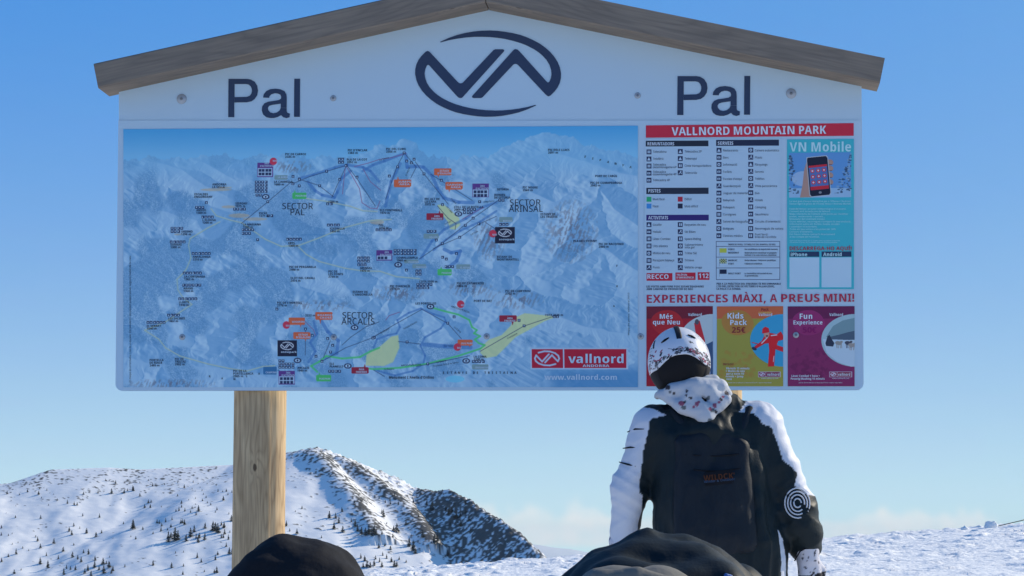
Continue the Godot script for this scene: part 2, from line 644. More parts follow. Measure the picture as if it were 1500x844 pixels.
func pines() -> void:
	for s in 6:
		pine_meshes.append(pine_mesh(31 + s))
	var needle := mat(lin(0.045, 0.052, 0.045), 0.9)
	needle.backlight_enabled = true
	needle.backlight = lin(0.01, 0.012, 0.01)
	# [x, y, height] in enlarged crops of the photograph: origin and scale first
	var left := [52,235,25,145,240,15,207,220,25,220,163,12,290,240,30,298,200,18,352,208,18,402,240,10,375,228,10,312,262,14,430,280,18,507,305,30,558,315,28,580,322,25,82,292,12,118,322,10,365,322,14,45,382,10,115,415,20,305,420,28,622,405,25,748,420,32,555,470,28,520,520,35,540,535,38,652,525,40,600,490,18,765,525,25,722,552,38,628,238,22,738,222,18,870,148,25,795,135,18,822,130,14,840,228,40,1005,210,35,935,225,30,960,218,22,912,280,16,1000,500,70,930,455,20,985,555,18,1022,575,25,10,485,25,8,540,28,62,550,18,90,530,14,268,552,18,282,590,35,303,640,35,405,612,40,135,595,16,92,612,14,120,690,42,62,700,25,170,645,18,215,660,14,10,740,32,348,705,28,302,760,48,360,785,58,475,670,35,438,718,32,545,705,42,555,615,18,628,672,28,665,685,40,585,720,35,610,745,42,715,740,35,712,795,50,775,770,48,800,755,25,820,790,50,850,805,38,780,835,60,660,825,45,745,810,35,940,790,24,480,844,50,530,805,30,568,800,35,500,790,30,638,844,40,685,844,40,838,838,35,105,838,32,158,808,18,825,708,14]
	var mid := [75,250,28,22,212,40,75,148,15,140,128,14,172,172,25,262,165,14,362,145,16,410,190,28,478,150,16,515,155,12,583,152,12,652,168,16,360,250,18,390,300,25,445,275,14,470,195,14,545,205,16,530,185,12,492,210,12,665,210,22,728,215,22,700,212,14,770,222,20,740,240,20,705,275,35,555,235,14,575,258,20,548,280,18,495,265,16,585,300,16,610,315,20,495,315,14,140,298,28,160,302,22,112,340,30,155,335,28,237,325,14,390,330,22,370,362,32,348,365,20,415,362,28,470,340,22,518,365,45,458,378,22,500,392,28,645,372,18,657,348,26,747,382,18,318,428,28,270,445,35,205,455,32,223,455,28,240,480,25,235,512,35,310,480,28,285,500,20,385,455,30,412,468,40,398,450,30,290,595,75,340,590,95,362,575,70,310,560,40,425,585,50,458,565,65,485,525,52,500,565,40,515,592,55,525,570,40,568,500,42,565,588,52,627,520,70,645,510,60,662,530,70,710,490,45,690,470,30,767,435,45,715,540,40,705,565,30,690,570,30,743,580,38,755,520,18,98,500,26,25,490,65,175,540,20,345,675,18,405,680,16,508,715,38,538,752,30,645,735,40,663,690,28,727,640,32,750,690,50,772,680,45,175,775,40,315,795,38,405,780,22,562,828,18,655,835,48,637,838,30,400,844,30,45,570,22]
	var face := [140,420,20,98,440,12,40,540,35,108,590,35,62,570,20,265,615,18,460,670,12,315,480,45,355,490,35,375,510,40,345,545,45,400,580,40,395,450,30,480,530,40,495,570,45,520,590,50,545,600,50,565,590,55,600,610,60,615,600,40,585,640,45,455,500,25,630,670,30,650,640,25,705,690,25,670,665,22,710,760,30,730,790,40,745,795,35,760,750,22,680,740,30,655,720,25,635,770,30,650,800,35,600,790,40,575,800,35,555,790,45,540,760,35,515,740,30,530,790,30,805,765,18,610,745,25,660,470,50,650,450,30,632,355,18,730,330,20,680,520,14,720,600,28,745,570,55,725,560,35,475,380,18,525,370,14,605,535,12,755,390,22,672,380,18,705,400,18]
	var shade := [735,385,20,800,395,30,825,430,45,780,555,35,835,590,45,850,600,40,735,615,50,715,590,40,745,630,25,760,450,15,815,490,15,905,450,35,920,430,30,940,470,40,960,460,30,985,440,30,1000,470,30,910,500,25,900,640,30,820,620,15,890,420,25,1010,520,25,960,500,30,930,395,25,985,395,22,700,490,22]
	var sets := [[left, Vector2(0, 680), 5.145, "on the open snow slope at the far left", "pines scattered on the open left slope"],
		[mid, Vector2(190, 680), 5.148, "on the snow slope just left of the post", "pines just left of the post"],
		[face, Vector2(410, 650), 4.352, "on the sunlit face right of the post", "pines on the sunlit rocky face"],
		[shade, Vector2(380, 620), 3.261, "in the shaded gully of the rocky spur", "pines in the shaded gully"]]
	for s in sets:
		var list: Array = s[0]
		for i in range(0, list.size(), 3):
			var px: float = s[1].x + list[i] / s[2]
			var py: float = s[1].y + list[i + 1] / s[2]
			var p := hit_mountain(px, minf(py, 852.0))
			if p == Vector3.INF:
				continue
			var high: float = list[i + 2] / s[2] * -p.z / F
			var o := part("pine_tree", pine_meshes[rng.randi() % pine_meshes.size()], needle)
			o.position = Vector3(p.x, mountain_height(p.x, p.z) - 0.1, p.z)
			o.rotation.y = rng.randf() * TAU
			var wide := rng.randf_range(1.0, 1.5)
			o.scale = Vector3(high * wide, high * 1.1, high * wide)
			var tall: float = list[i + 2] / s[2]
			var size := "tall" if tall > 9.0 else "mid-sized" if tall > 5.5 else "tiny"
			var span := "high" if py < 728.0 else "half way" if py < 785.0 else "low"
			tag(o, "%s dark pine %s %s" % [size, span, s[3]], "pine tree", s[4])

# ---- far valley, hills in the haze, clouds along the horizon
func far_air() -> void:
	var floor_mat := mat(lin(0.35, 0.38, 0.42), 0.9)
	var disc := lathe([[0.01, 0.0], [2000.0, 0.0], [9000.0, -20.0], [18000.0, -60.0]], 48)
	var vf := part("valley_floor", disc, floor_mat)
	vf.rotation.x = -PI / 2
	vf.position = Vector3(0, -190, 0)
	struct(vf)
	var n := noise_of(0.004, 4, 41)
	var pts := [[300, 752], [600, 762], [740, 784], [790, 790], [850, 799], [900, 806], [1100, 812], [1600, 806], [1900, 800]]
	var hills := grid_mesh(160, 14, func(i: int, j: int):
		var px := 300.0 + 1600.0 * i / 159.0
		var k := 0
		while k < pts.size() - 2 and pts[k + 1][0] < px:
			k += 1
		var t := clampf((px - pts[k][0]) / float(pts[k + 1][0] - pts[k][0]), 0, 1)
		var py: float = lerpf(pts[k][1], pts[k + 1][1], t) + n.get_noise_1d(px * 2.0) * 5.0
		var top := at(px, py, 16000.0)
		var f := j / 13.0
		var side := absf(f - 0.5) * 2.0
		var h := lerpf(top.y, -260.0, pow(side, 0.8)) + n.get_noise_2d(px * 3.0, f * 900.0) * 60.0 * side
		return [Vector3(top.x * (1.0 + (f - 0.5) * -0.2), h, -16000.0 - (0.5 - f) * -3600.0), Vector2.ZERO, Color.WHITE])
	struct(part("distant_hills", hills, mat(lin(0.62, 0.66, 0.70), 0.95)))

# ---------------------------------------------------------------- the sign
var board_frame: Transform3D
func P(px: float, py: float, z := 0.0) -> Vector3:            # a photo pixel on the board's plane (shifted z towards the viewer), in the sign's own frame
	var inv := board_frame.affine_inverse()
	var o := inv * EYE
	var d := inv.basis * ray(px, py)
	return o + d * ((z - o.z) / d.z)

func P2(px: float, py: float) -> Vector2:
	var p := P(px, py)
	return Vector2(p.x, p.y)

func outline(flat: Array, sc := 1.0, off := Vector2.ZERO) -> PackedVector2Array:
	var out := PackedVector2Array()
	for p in v2(flat, sc, off):
		out.append(P2(p.x, p.y))
	return out

func print_quad(x0: float, y0: float, x1: float, y1: float, z: float, slope := 0.0) -> ArrayMesh:   # slope: the right edge sits that much higher in the photo
	var v := PackedVector3Array([P(x0, y0, z), P(x1, y0 - slope, z), P(x1, y1, z), P(x0, y1, z)])
	var n := PackedVector3Array([Vector3.BACK, Vector3.BACK, Vector3.BACK, Vector3.BACK])
	return commit(v, PackedInt32Array([0, 1, 2, 0, 2, 3]), PackedColorArray(), PackedVector2Array([Vector2(0, 0), Vector2(1, 0), Vector2(1, 1), Vector2(0, 1)]), n)

var font_r: SystemFont
var font_b: SystemFont
var type_pool := {}
func type(pool: String, s: String, px: float, py: float, cap: float, wide := 0.0, bold := true, turn := 0.0, z := 0.0065) -> void:
	# lettering laid flat on the board: left end of the baseline at a photo pixel, capital height in pixels
	var t := TextMesh.new()
	t.text = s
	t.font = font_b if bold else font_r
	t.font_size = 32
	t.pixel_size = cap / 0.714 / 32.0
	t.depth = 0.0
	t.curve_step = 1.0 if cap > 6.0 else 4.0
	t.horizontal_alignment = HORIZONTAL_ALIGNMENT_LEFT
	t.vertical_alignment = VERTICAL_ALIGNMENT_BOTTOM
	var arr: Array = t.surface_get_arrays(0) if t.get_surface_count() else []
	if arr.is_empty():
		return
	var vs: PackedVector3Array = arr[Mesh.ARRAY_VERTEX]
	var lo := Vector3.ONE * 1e9
	var hi := -lo
	for v in vs:
		lo = lo.min(v)
		hi = hi.max(v)
	var desc := font_b.get_descent(32) * t.pixel_size
	var sx := wide / (hi.x - lo.x) if wide > 0.0 else 1.0
	if not type_pool.has(pool):
		type_pool[pool] = [PackedVector3Array(), PackedInt32Array()]
	var vv: PackedVector3Array = type_pool[pool][0]
	var ii: PackedInt32Array = type_pool[pool][1]
	var base := vv.size()
	for v in vs:
		var q := Vector2((v.x - lo.x) * sx, -(v.y - desc)).rotated(turn)
		vv.append(P(px + q.x, py + q.y, z))
	if arr[Mesh.ARRAY_INDEX] != null:
		for i in arr[Mesh.ARRAY_INDEX]:
			ii.append(base + i)
	else:
		for i in vs.size():
			ii.append(base + i)
	type_pool[pool] = [vv, ii]

func type_done(pool: String, called: String, m: Material, parent: Node) -> void:
	if not type_pool.has(pool):
		return
	var vv: PackedVector3Array = type_pool[pool][0]
	var n := PackedVector3Array()
	n.resize(vv.size())
	n.fill(Vector3.BACK)
	part(called, commit(vv, type_pool[pool][1], PackedColorArray(), PackedVector2Array(), n), m, parent)
	type_pool.erase(pool)

func wood_image(w: int, h: int, rings: float, s: int, knots: Array, dark: Color, light: Color) -> Image:
	var im := Image.create(w, h, false, Image.FORMAT_RGB8)
	var a := noise_of(0.004, 2, s)
	var b := noise_of(0.05, 3, s + 1)
	var c := noise_of(0.01, 3, s + 2)
	for y in h:
		for x in w:
			var u := x / float(w) * rings
			u += a.get_noise_2d(x * 1.6, y * 0.3) * 3.4 + a.get_noise_2d(x * 7.0 + 300.0, y * 0.9) * 0.5
			var kn := 0.0
			for k in knots:
				var q := Vector2(x - k[0], (y - k[1]) * 0.45)
				var r: float = q.length() / k[2]
				u += 2.6 * exp(-r * r * 0.12) * signf(q.x) * minf(1.0, absf(q.x) / k[2])
				kn = maxf(kn, 1.0 - smoothstep(0.6, 1.1, r * (1.0 + 0.2 * b.get_noise_2d(x, y))))
			var g := absf(fposmod(u, 1.0) - 0.5) * 2.0
			g = pow(g, 2.5)
			var fibre := b.get_noise_2d(x * 2.4, y * 0.12) * 0.5 + 0.5
			var blot := c.get_noise_2d(x, y * 0.5) * 0.5 + 0.5
			var t := clampf(0.28 + 0.5 * fibre + 0.4 * blot - 0.34 * g * (0.3 + blot), 0.0, 1.0)
			im.set_pixel(x, y, dark.lerp(light, t).lerp(Color8(45, 34, 28), kn * 0.6))
	return im

func wood_mat(im: Image) -> StandardMaterial3D:
	var m := StandardMaterial3D.new()
	m.albedo_texture = ImageTexture.create_from_image(im)
	m.roughness = 0.85
	m.metallic_specular = 0.25
	var bump: Image = im.duplicate()
	bump.convert(Image.FORMAT_RGBA8)
	bump.bump_map_to_normal_map(2.0)
	m.normal_enabled = true
	m.normal_texture = ImageTexture.create_from_image(bump)
	m.normal_scale = 0.5
	return m

func post_mesh(r: float, y0: float, y1: float, s: int) -> ArrayMesh:        # a debarked log with a drying crack
	var n := noise_of(0.8, 3, s)
	return grid_mesh(65, 40, func(i: int, j: int):
		var a := TAU * i / 64.0
		var y := lerpf(y0, y1, j / 39.0)
		var rr := r * (1.0 + 0.012 * n.get_noise_3d(cos(a) * 2.0, y * 2.0, sin(a) * 2.0))
		if i == 9:
			rr -= 0.004
		return [Vector3(cos(a) * rr, y, sin(a) * rr), Vector2(i / 64.0, (0.7 - y) / 1.42), Color.WHITE])

func beam_mesh(a: Vector2, b: Vector2, cut_a: Vector2, cut_b: Vector2, thick: float, z0: float, z1: float) -> ArrayMesh:
	# a squared timber: lower edge a-b on the board plane, its ends cut along cut_a / cut_b, from z0 (back) to z1 (front), with small chamfers
	var v := PackedVector3Array()
	var uv := PackedVector2Array()
	var ix := PackedInt32Array()
	var along := (b - a).normalized()
	var up := Vector2(-along.y, along.x)
	if up.y < 0:
		up = -up
	var c := 0.006
	var sec := [[c, z1], [thick - c, z1], [thick, z1 - c], [thick, z0 + c], [thick - c, z0], [c, z0], [0.0, z0 + c], [0.0, z1 - c]]
	var run := 0.0
	for k in sec.size():
		var s0: Array = sec[k]
		var s1: Array = sec[(k + 1) % sec.size()]
		var base := v.size()
		var w: float = Vector2(s0[0] - s1[0], s0[1] - s1[1]).length()
		for e in [[s0, run], [s1, run + w]]:
			var off: float = e[0][0]
			var pa: Vector2 = a + cut_a * (off / cut_a.dot(up))
			var pb: Vector2 = b + cut_b * (off / cut_b.dot(up))
			v.append_array([Vector3(pa.x, pa.y, e[0][1]), Vector3(pb.x, pb.y, e[0][1])])
			uv.append_array([Vector2(e[1] / 0.46, 0.0), Vector2(e[1] / 0.46, (b - a).length() / 1.9)])
		ix.append_array([base, base + 1, base + 3, base, base + 3, base + 2])
		run += w
	for e in 2:
		var base := v.size()
		for s in sec:
			var q: Vector2 = (a + cut_a * (s[0] / cut_a.dot(up))) if e == 0 else (b + cut_b * (s[0] / cut_b.dot(up)))
			v.append(Vector3(q.x, q.y, s[1]))
			uv.append(Vector2(s[0] / 0.46, s[1] / 1.9))
		for k in range(1, sec.size() - 1):
			ix.append_array([base, base + k, base + k + 1])
	var n := PackedVector3Array()
	n.resize(v.size())
	var mid := Vector3((a.x + b.x) / 2, (a.y + b.y) / 2 + thick / 2, (z0 + z1) / 2)
	for i in range(0, ix.size(), 3):
		var nn := (v[ix[i + 1]] - v[ix[i]]).cross(v[ix[i + 2]] - v[ix[i]]).normalized()
		if nn.dot(v[ix[i]] - mid) < 0:
			nn = -nn
		else:
			var swap := ix[i + 1]
			ix[i + 1] = ix[i + 2]
			ix[i + 2] = swap
		for q in 3:
			n[ix[i + q]] = nn
	return commit(v, ix, PackedColorArray(), uv, n)

func sign_board() -> void:
	font_r = SystemFont.new()
	font_r.font_names = PackedStringArray(["Droid Sans"])
	font_b = SystemFont.new()
	font_b.font_names = PackedStringArray(["Droid Sans"])
	font_b.font_weight = 700
	var centre := at(718, 380, 11.94)
	var yaw := deg_to_rad(-4.2)
	var sign_node := thing("information_sign", Vector3.ZERO, "large gabled trail map sign on log posts with timber roof beams", "sign")
	var gy := ground(centre.x, centre.z)
	sign_node.transform = Transform3D(Basis(Vector3.UP, yaw), Vector3(centre.x, gy, centre.z))
	board_frame = sign_node.transform
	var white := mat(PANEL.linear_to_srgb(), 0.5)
	# posts
	var log_im := wood_image(512, 1024, 15.0, 61, [[128, 631, 6.5], [300, 250, 7.0], [420, 800, 6.0]], Color8(128, 104, 78), Color8(214, 186, 146))
	var log_mat := wood_mat(log_im)
	for e in [[343.0, 419.0, 0.0], [1011.0, 1087.0, 1.7]]:
		var l := P(e[0], 578, -0.13)
		var r := P(e[1], 578, -0.13)
		var rad := (r.x - l.x) / 2.0
		var post := part("post", post_mesh(rad, -0.5, P(e[0], 80, -0.13).y, 71 + int(e[2])), log_mat, sign_node)
		post.position = Vector3((l.x + r.x) / 2.0, 0, -0.016 - rad)
		post.rotation.y = e[2]
	# gable board and the printed sheet on it
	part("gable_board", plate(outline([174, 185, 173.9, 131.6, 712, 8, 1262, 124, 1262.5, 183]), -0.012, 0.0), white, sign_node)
	var sheet := PackedVector2Array()
	var lo := P2(169.0, 572.5)
	var hi := P2(1265.2, 571.5)
	var rr := 0.03
	for q in [[lo + Vector2(rr, rr), PI, 1.5 * PI], [hi + Vector2(-rr, rr), 1.5 * PI, TAU]]:
		for i in 9:
			var a: float = lerpf(q[1], q[2], i / 8.0)
			sheet.append(q[0] + Vector2(cos(a), sin(a)) * rr)
	sheet.append(P2(1262.8, 176.5))
	sheet.append(P2(173.4, 176.5))
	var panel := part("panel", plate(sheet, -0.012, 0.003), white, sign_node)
	# roof beams
	var beam_mat := wood_mat(wood_image(256, 1024, 9.0, 81, [[150, 215, 8.0], [205, 560, 9.0], [120, 860, 5.0]], Color8(104, 95, 88), Color8(150, 136, 120)))
	var z1 := 0.176
	var z0 := -0.055
	var apex := P(711.5, 3.5, z1)
	var fl := P(143.6, 129.0, z1)
	var fr := P(1289.0, 121.5, z1)
	var tl := P(137.0, 95.0, z1)
	var tr := P(1296.0, 87.0, z1)
	var A := Vector2(apex.x, apex.y)
	var L := Vector2(fl.x, fl.y)
	var R := Vector2(fr.x, fr.y)
	var th := 0.112
	part("roof_beam", beam_mesh(L, A - Vector2(0.002, 0), Vector2(tl.x - fl.x, tl.y - fl.y), Vector2(0, 1), th, z0, z1), beam_mat, sign_node)
	part("roof_beam", beam_mesh(R, A + Vector2(0.002, 0), Vector2(tr.x - fr.x, tr.y - fr.y), Vector2(0, 1), th, z0, z1), beam_mat, sign_node)
	# lettering and emblem on the gable
	var navy := mat(ink(33, 48, 78), 0.5)
	var pal := {"P": [150, 755, 155, 163, 440, 163, 500, 173, 560, 208, 600, 268, 612, 345, 600, 415, 560, 475, 510, 510, 440, 525, 246, 528, 250.5, 445, 440, 440, 485, 422, 508, 390, 517, 350, 515, 320, 500, 280, 470, 252, 430, 243, 250, 243, 249.5, 445, 245, 528, 245, 755],
		"a": [690, 452, 700, 400, 740, 350, 800, 322, 880, 314, 960, 325, 1020, 352, 1050, 400, 1055, 450, 1055, 611, 962, 609, 962, 545, 900, 555, 830, 565, 785, 580, 765, 610, 770, 645, 800, 680, 850, 693, 905, 680, 945, 650, 962, 611, 1055, 613, 1056, 665, 1065, 685, 1105, 700, 1100, 755, 1050, 770, 1000, 755, 970, 722, 920, 750, 860, 768, 800, 768, 740, 755, 690, 715, 670, 650, 675, 590, 710, 540, 770, 515, 860, 502, 930, 490, 965, 470, 970, 440, 955, 405, 910, 388, 870, 385, 820, 400, 790, 430, 783, 455],
		"l": [1172, 160, 1262, 160, 1258, 750, 1167, 750]}
	for k in 2:
		var word := Node3D.new()
		word.name = "place_name"
		sign_node.add_child(word, true)
		for ch in pal:
			var sc := 1.0 / 10.55 * (1.0 if k == 0 else 1.016)
			part("letter", plate(outline(pal[ch], sc, Vector2(320, 100.3) if k == 0 else Vector2(977.6, 96.0)), 0.0025, 0.0025), navy, word)
	var half := [165, 217, 178, 222, 190, 232, 440, 500, 455, 512, 470, 515, 485, 510, 495, 500, 770, 208, 785, 202, 855, 202, 868, 210, 864, 222, 495, 632, 480, 647, 465, 650, 448, 645, 435, 634, 182, 352, 170, 344, 158, 352, 144, 385, 138, 420, 142, 460, 158, 508, 185, 552, 220, 590, 258, 622, 300, 650, 360, 681, 420, 705, 490, 726, 560, 742, 630, 753, 700, 760, 780, 763, 850, 762, 925, 756, 1000, 746, 1080, 731, 1152, 711, 1160, 717, 1080, 753, 1000, 781, 925, 799, 850, 812, 780, 819, 700, 821, 630, 817, 560, 808, 490, 796, 420, 779, 360, 757, 300, 730, 245, 700, 195, 664, 150, 624, 112, 580, 82, 533, 62, 485, 51, 430, 52, 385, 62, 340, 82, 298, 110, 262, 148, 224]
	var turned := []
	for i in range(0, half.size(), 2):
		turned.append_array([1438.0 - half[i], 851.0 - half[i + 1]])
	for h in [half, turned]:
		part("emblem", plate(outline(h, 1.0 / 6.252, Vector2(600, 40)), 0.0025, 0.0025), navy, sign_node)
	# screws
	var steel := mat(Color.WHITE, 0.4, true)
	steel.metallic = 0.3
	var g1 := Color(0.42, 0.45, 0.48)
	var g2 := Color(0.2, 0.21, 0.22)
	var big := lathe([[0.0, 0.008], [0.004, 0.008], [0.0045, 0.005], [0.009, 0.0065], [0.013, 0.004], [0.0215, 0.003], [0.0225, 0.0]], 20, [g2, g2, g2, g1, g1, g1, g2])
	var small := lathe([[0.0, 0.006], [0.003, 0.006], [0.0035, 0.004], [0.008, 0.005], [0.012, 0.003], [0.0135, 0.0]], 16, [g2, g2, g2, g1, g1, g2])
	for q in [[266, 145, 1], [488, 144, 0], [934, 140, 0], [1159, 137, 1], [267, 494, 0], [489, 494, 0], [713, 493, 0], [938.5, 493, 0], [1166, 491, 0]]:
		var sc := part("screw", big if q[2] == 1 else small, steel, sign_node)
		sc.position = P(q[0], q[1], 0.0) + Vector3(0, 0, 0.001 if q[1] < 200 else 0.0055)
	map_print(panel)
	legend_print(panel)
	mobile_print(panel)
	posters(panel)

const MAP := Rect2(180, 186, 755, 382)
func map_print(panel: Node3D) -> void:
	var sh := Sheet.new(MAP, 1.5, ink(110, 150, 195))
	var small := Image.create(int(MAP.size.x), int(MAP.size.y), false, Image.FORMAT_RGB8)
	var W := small.get_width()
	var H := small.get_height()
	var rill := noise_of(0.085, 3, 101)
	var warp := noise_of(0.022, 3, 102)
	var fine := noise_of(0.25, 2, 103)
	var wood := noise_of(0.012, 2, 104)
	var range_noise := noise_of(0.03, 4, 105)
	# drawn ridges: height, fall, then x, y along the crest
	var ridges := [[30, 0.55, 425, 238, 440, 258, 470, 252, 510, 240, 555, 230, 596, 221, 620, 242, 645, 268, 690, 296, 735, 288], [24, 0.6, 596, 222, 580, 258, 558, 306], [20, 0.6, 510, 240, 492, 282, 470, 300], [22, 0.6, 512, 240, 540, 284, 558, 304],
		[22, 0.4, 176, 246, 215, 234, 262, 244, 300, 270, 330, 284], [22, 0.4, 262, 242, 300, 236, 345, 262, 405, 268, 432, 258], [24, 0.36, 172, 318, 230, 306, 290, 322, 300, 345], [26, 0.34, 172, 392, 220, 372, 268, 366],
		[36, 0.42, 300, 440, 345, 412, 390, 398, 440, 387, 480, 398, 512, 420, 528, 440], [26, 0.4, 440, 388, 400, 372, 372, 350], [30, 0.42, 268, 486, 300, 464, 330, 456, 400, 454, 440, 446], [26, 0.4, 330, 456, 310, 490, 300, 520], [24, 0.4, 400, 454, 380, 495, 360, 530], [24, 0.4, 440, 446, 424, 490, 412, 528],
		[28, 0.5, 640, 282, 622, 300, 596, 334, 572, 368, 556, 392], [32, 0.5, 690, 382, 716, 340, 745, 312, 777, 281, 810, 296, 842, 290, 876, 273], [28, 0.5, 777, 281, 760, 318, 742, 352], [40, 0.55, 876, 273, 856, 312, 832, 350, 800, 388], [36, 0.5, 876, 273, 900, 308, 940, 338], [30, 0.5, 876, 273, 878, 310, 870, 340],
		[34, 0.4, 690, 270, 722, 258, 765, 238, 805, 221, 850, 236, 900, 252, 940, 262], [24, 0.45, 805, 221, 800, 245, 780, 262], [32, 0.48, 800, 412, 838, 390, 884, 364, 912, 384, 942, 404], [28, 0.5, 884, 364, 876, 400, 850, 430],
		[34, 0.52, 732, 382, 712, 398, 690, 414, 664, 424, 640, 430, 612, 424, 585, 421, 560, 432, 545, 436, 520, 452, 492, 446, 460, 448, 438, 440], [34, 0.5, 690, 414, 716, 424, 746, 431, 780, 452, 812, 462, 862, 480, 940, 492], [26, 0.55, 746, 431, 738, 460, 724, 482], [24, 0.55, 690, 414, 688, 440, 672, 462], [26, 0.55, 585, 421, 576, 450, 560, 478],
		[28, 0.5, 621, 450, 645, 474, 668, 500], [28, 0.5, 621, 450, 600, 470, 572, 492, 556, 520], [24, 0.5, 520, 452, 505, 490, 488, 520], [30, 0.42, 172, 520, 200, 528, 240, 530, 290, 534, 345, 544, 400, 552, 470, 562], [26, 0.5, 240, 530, 226, 560], [26, 0.5, 345, 544, 330, 572], [28, 0.42, 690, 556, 740, 536, 790, 514, 862, 488, 940, 472], [22, 0.4, 560, 562, 620, 556, 690, 558], [26, 0.4, 840, 566, 880, 545, 940, 530]]
	var seg := []
	for r in ridges:
		var run := 0.0
		for i in range(2, r.size() - 3, 2):
			var a := Vector2(r[i], r[i + 1] * 1.5)
			var b := Vector2(r[i + 2], r[i + 3] * 1.5)
			seg.append([a, b - a, 1.0 / (b - a).length_squared(), float(r[0]), float(r[1]), run + r[2] * 3.0, (b - a).length(), minf(a.y, b.y) - 66.0, maxf(a.y, b.y) + 110.0, minf(a.x, b.x) - 90.0, maxf(a.x, b.x) + 90.0])
			run += (b - a).length()
	var hf := PackedFloat32Array()
	hf.resize(W * H)
	var off := PackedFloat32Array()
	off.resize(W * H)
	for y in H:
		var rows := []
		var yy0 := (MAP.position.y + y) * 1.5
		for g in seg:
			if yy0 > g[7] and yy0 < g[8]:
				rows.append(g)
		for x in W:
			var px := MAP.position.x + x
			var w := warp.get_noise_2d(px, yy0)
			var p := Vector2(px + w * 10.0, yy0 + w * 8.0)
			var best := -30.0
			var bd := 99.0
			var bu := px
			for g in rows:
				if px < g[9] or px > g[10]:
					continue
				var q: Vector2 = p - g[0]
				var ab: Vector2 = g[1]
				var t := clampf(q.dot(ab) * g[2], 0.0, 1.0)
				var d := (q - ab * t).length()
				var h: float = g[3] - g[4] * d
				if h > best:
					best = h
					bd = d
					bu = g[5] + t * g[6] + (q.cross(ab) * 0.004)
			hf[y * W + x] = best + rill.get_noise_2d(bu * 0.8, bd * 0.13) * minf(bd * 0.13, 2.3) + w * 3.0
			off[y * W + x] = bd
	var light := ink(132, 167, 203)
	var shadow := ink(56, 110, 166)
	var pine := ink(66, 112, 160)
	var sky_top := ink(58, 130, 190)
	var sky_low := ink(92, 150, 198)
	for y in H:
		var py := MAP.position.y + y
		for x in W:
			var px := MAP.position.x + x
			var i := y * W + x
			var ridge := 229.0 + 9.0 * range_noise.get_noise_1d(px) + 3.0 * range_noise.get_noise_1d(px * 5.0)
			if py < ridge and hf[i] < 19.0:
				var t := clampf((py - 186.0) / 40.0, 0, 1)
				small.set_pixel(x, y, sky_top.lerp(sky_low, t))
				continue
			var sx := hf[i] - hf[i - 1] if x > 0 else 0.0
			var sy := hf[i] - hf[i - W]
			var s := clampf(0.66 + sx * 0.42 - sy * 0.08, 0.0, 1.0) * (1.0 - 0.75 * smoothstep(770, 830, px) * smoothstep(530, 550, py))
			var c := shadow.lerp(light, s)
			var f := wood.get_noise_2d(px, py) + 0.34 * smoothstep(620, 300, px) * smoothstep(255, 310, py) * smoothstep(565.0, 500.0, py) + 0.34 * exp(-pow((px - 590) / 70.0, 2) - pow((py - 310) / 50.0, 2)) - 0.45 * smoothstep(690, 760, px) + 0.004 * (off[i] - 24.0) - 0.06
			if f > 0.05:
				var dots := 0.5 + 0.5 * signf(fine.get_noise_2d(px * 2.4, py * 2.4) - 0.05)
				c = c.lerp(pine, clampf((f - 0.05) * 4.0, 0.0, 0.72) * (0.28 + 0.72 * dots))
			c = c.lerp(sky_low, smoothstep(275.0, 228.0, py) * 0.5)
			var rk := rill.get_noise_2d(px * 2.4 + py * 0.9, py * 0.7) + 0.2 * fine.get_noise_2d(px, py)
			var brown := exp(-pow((px - 838) / 34.0, 2) - pow((py - 340) / 40.0, 2)) + exp(-pow((px - 472) / 42.0, 2) - pow((py - 448) / 7.0, 2)) + exp(-pow((px - 690) / 30.0, 2) - pow((py - 424) / 10.0, 2)) + exp(-pow((px - 585) / 34.0, 2) - pow((py - 430) / 10.0, 2)) + exp(-pow((px - 760) / 34.0, 2) - pow((py - 440) / 12.0, 2)) + exp(-pow((px - 430) / 26.0, 2) - pow((py - 243) / 8.0, 2)) + exp(-pow((px - 250) / 60.0, 2) - pow((py - 562) / 6.0, 2)) + exp(-pow((px - 720) / 20.0, 2) - pow((py - 350) / 30.0, 2))
			if rk > 0.10 and brown > 0.25:
				c = c.lerp(ink(78, 80, 100), clampf(brown, 0, 1) * 0.6)
			small.set_pixel(x, y, c)
	small.resize(sh.im.get_width(), sh.im.get_height(), Image.INTERPOLATE_BILINEAR)
	sh.im = small
	var z1 := Vector2(170, 180)
	var z2 := Vector2(550, 180)
	var z3 := Vector2(170, 380)
	var z4 := Vector2(550, 380)
	var q := 0.2607
	var yellow := ink(150, 172, 138)
	var road := ink(140, 158, 150)
	var teal := ink(84, 140, 168)
	var blue := ink(52, 96, 160)
	var red := ink(104, 72, 118)
	var black := ink(36, 50, 84)
	var green := ink(64, 160, 108)
	# towns
	for e in [[570, 372, 90, 8], [620, 360, 40, 5], [700, 520, 60, 12], [790, 540, 70, 9], [640, 470, 40, 8], [1480, 560, 40, 14], [350, 625, 20, 5]]:
		sh.ellipse(z1.x + e[0] * q, z1.y + e[1] * q, e[2] * q, e[3] * q, ink(146, 136, 118), 0.55)
	# pale freeride areas
	sh.poly(v2([600, 500, 650, 455, 720, 430, 770, 380, 790, 335, 850, 308, 960, 320, 1030, 328, 960, 352, 880, 398, 800, 440, 740, 500, 690, 548, 630, 558, 600, 530], q, z4), yellow, 0.85)
	sh.poly(v2([140, 430, 100, 438, 40, 490, -40, 540, -45, 600, 60, 602, 110, 580, 146, 500], q, z4), yellow, 0.85)
	sh.poly(v2([360, 465, 395, 462, 440, 500, 482, 540, 488, 580, 460, 605, 430, 600, 420, 560, 380, 510], q, z2), yellow, 0.85)
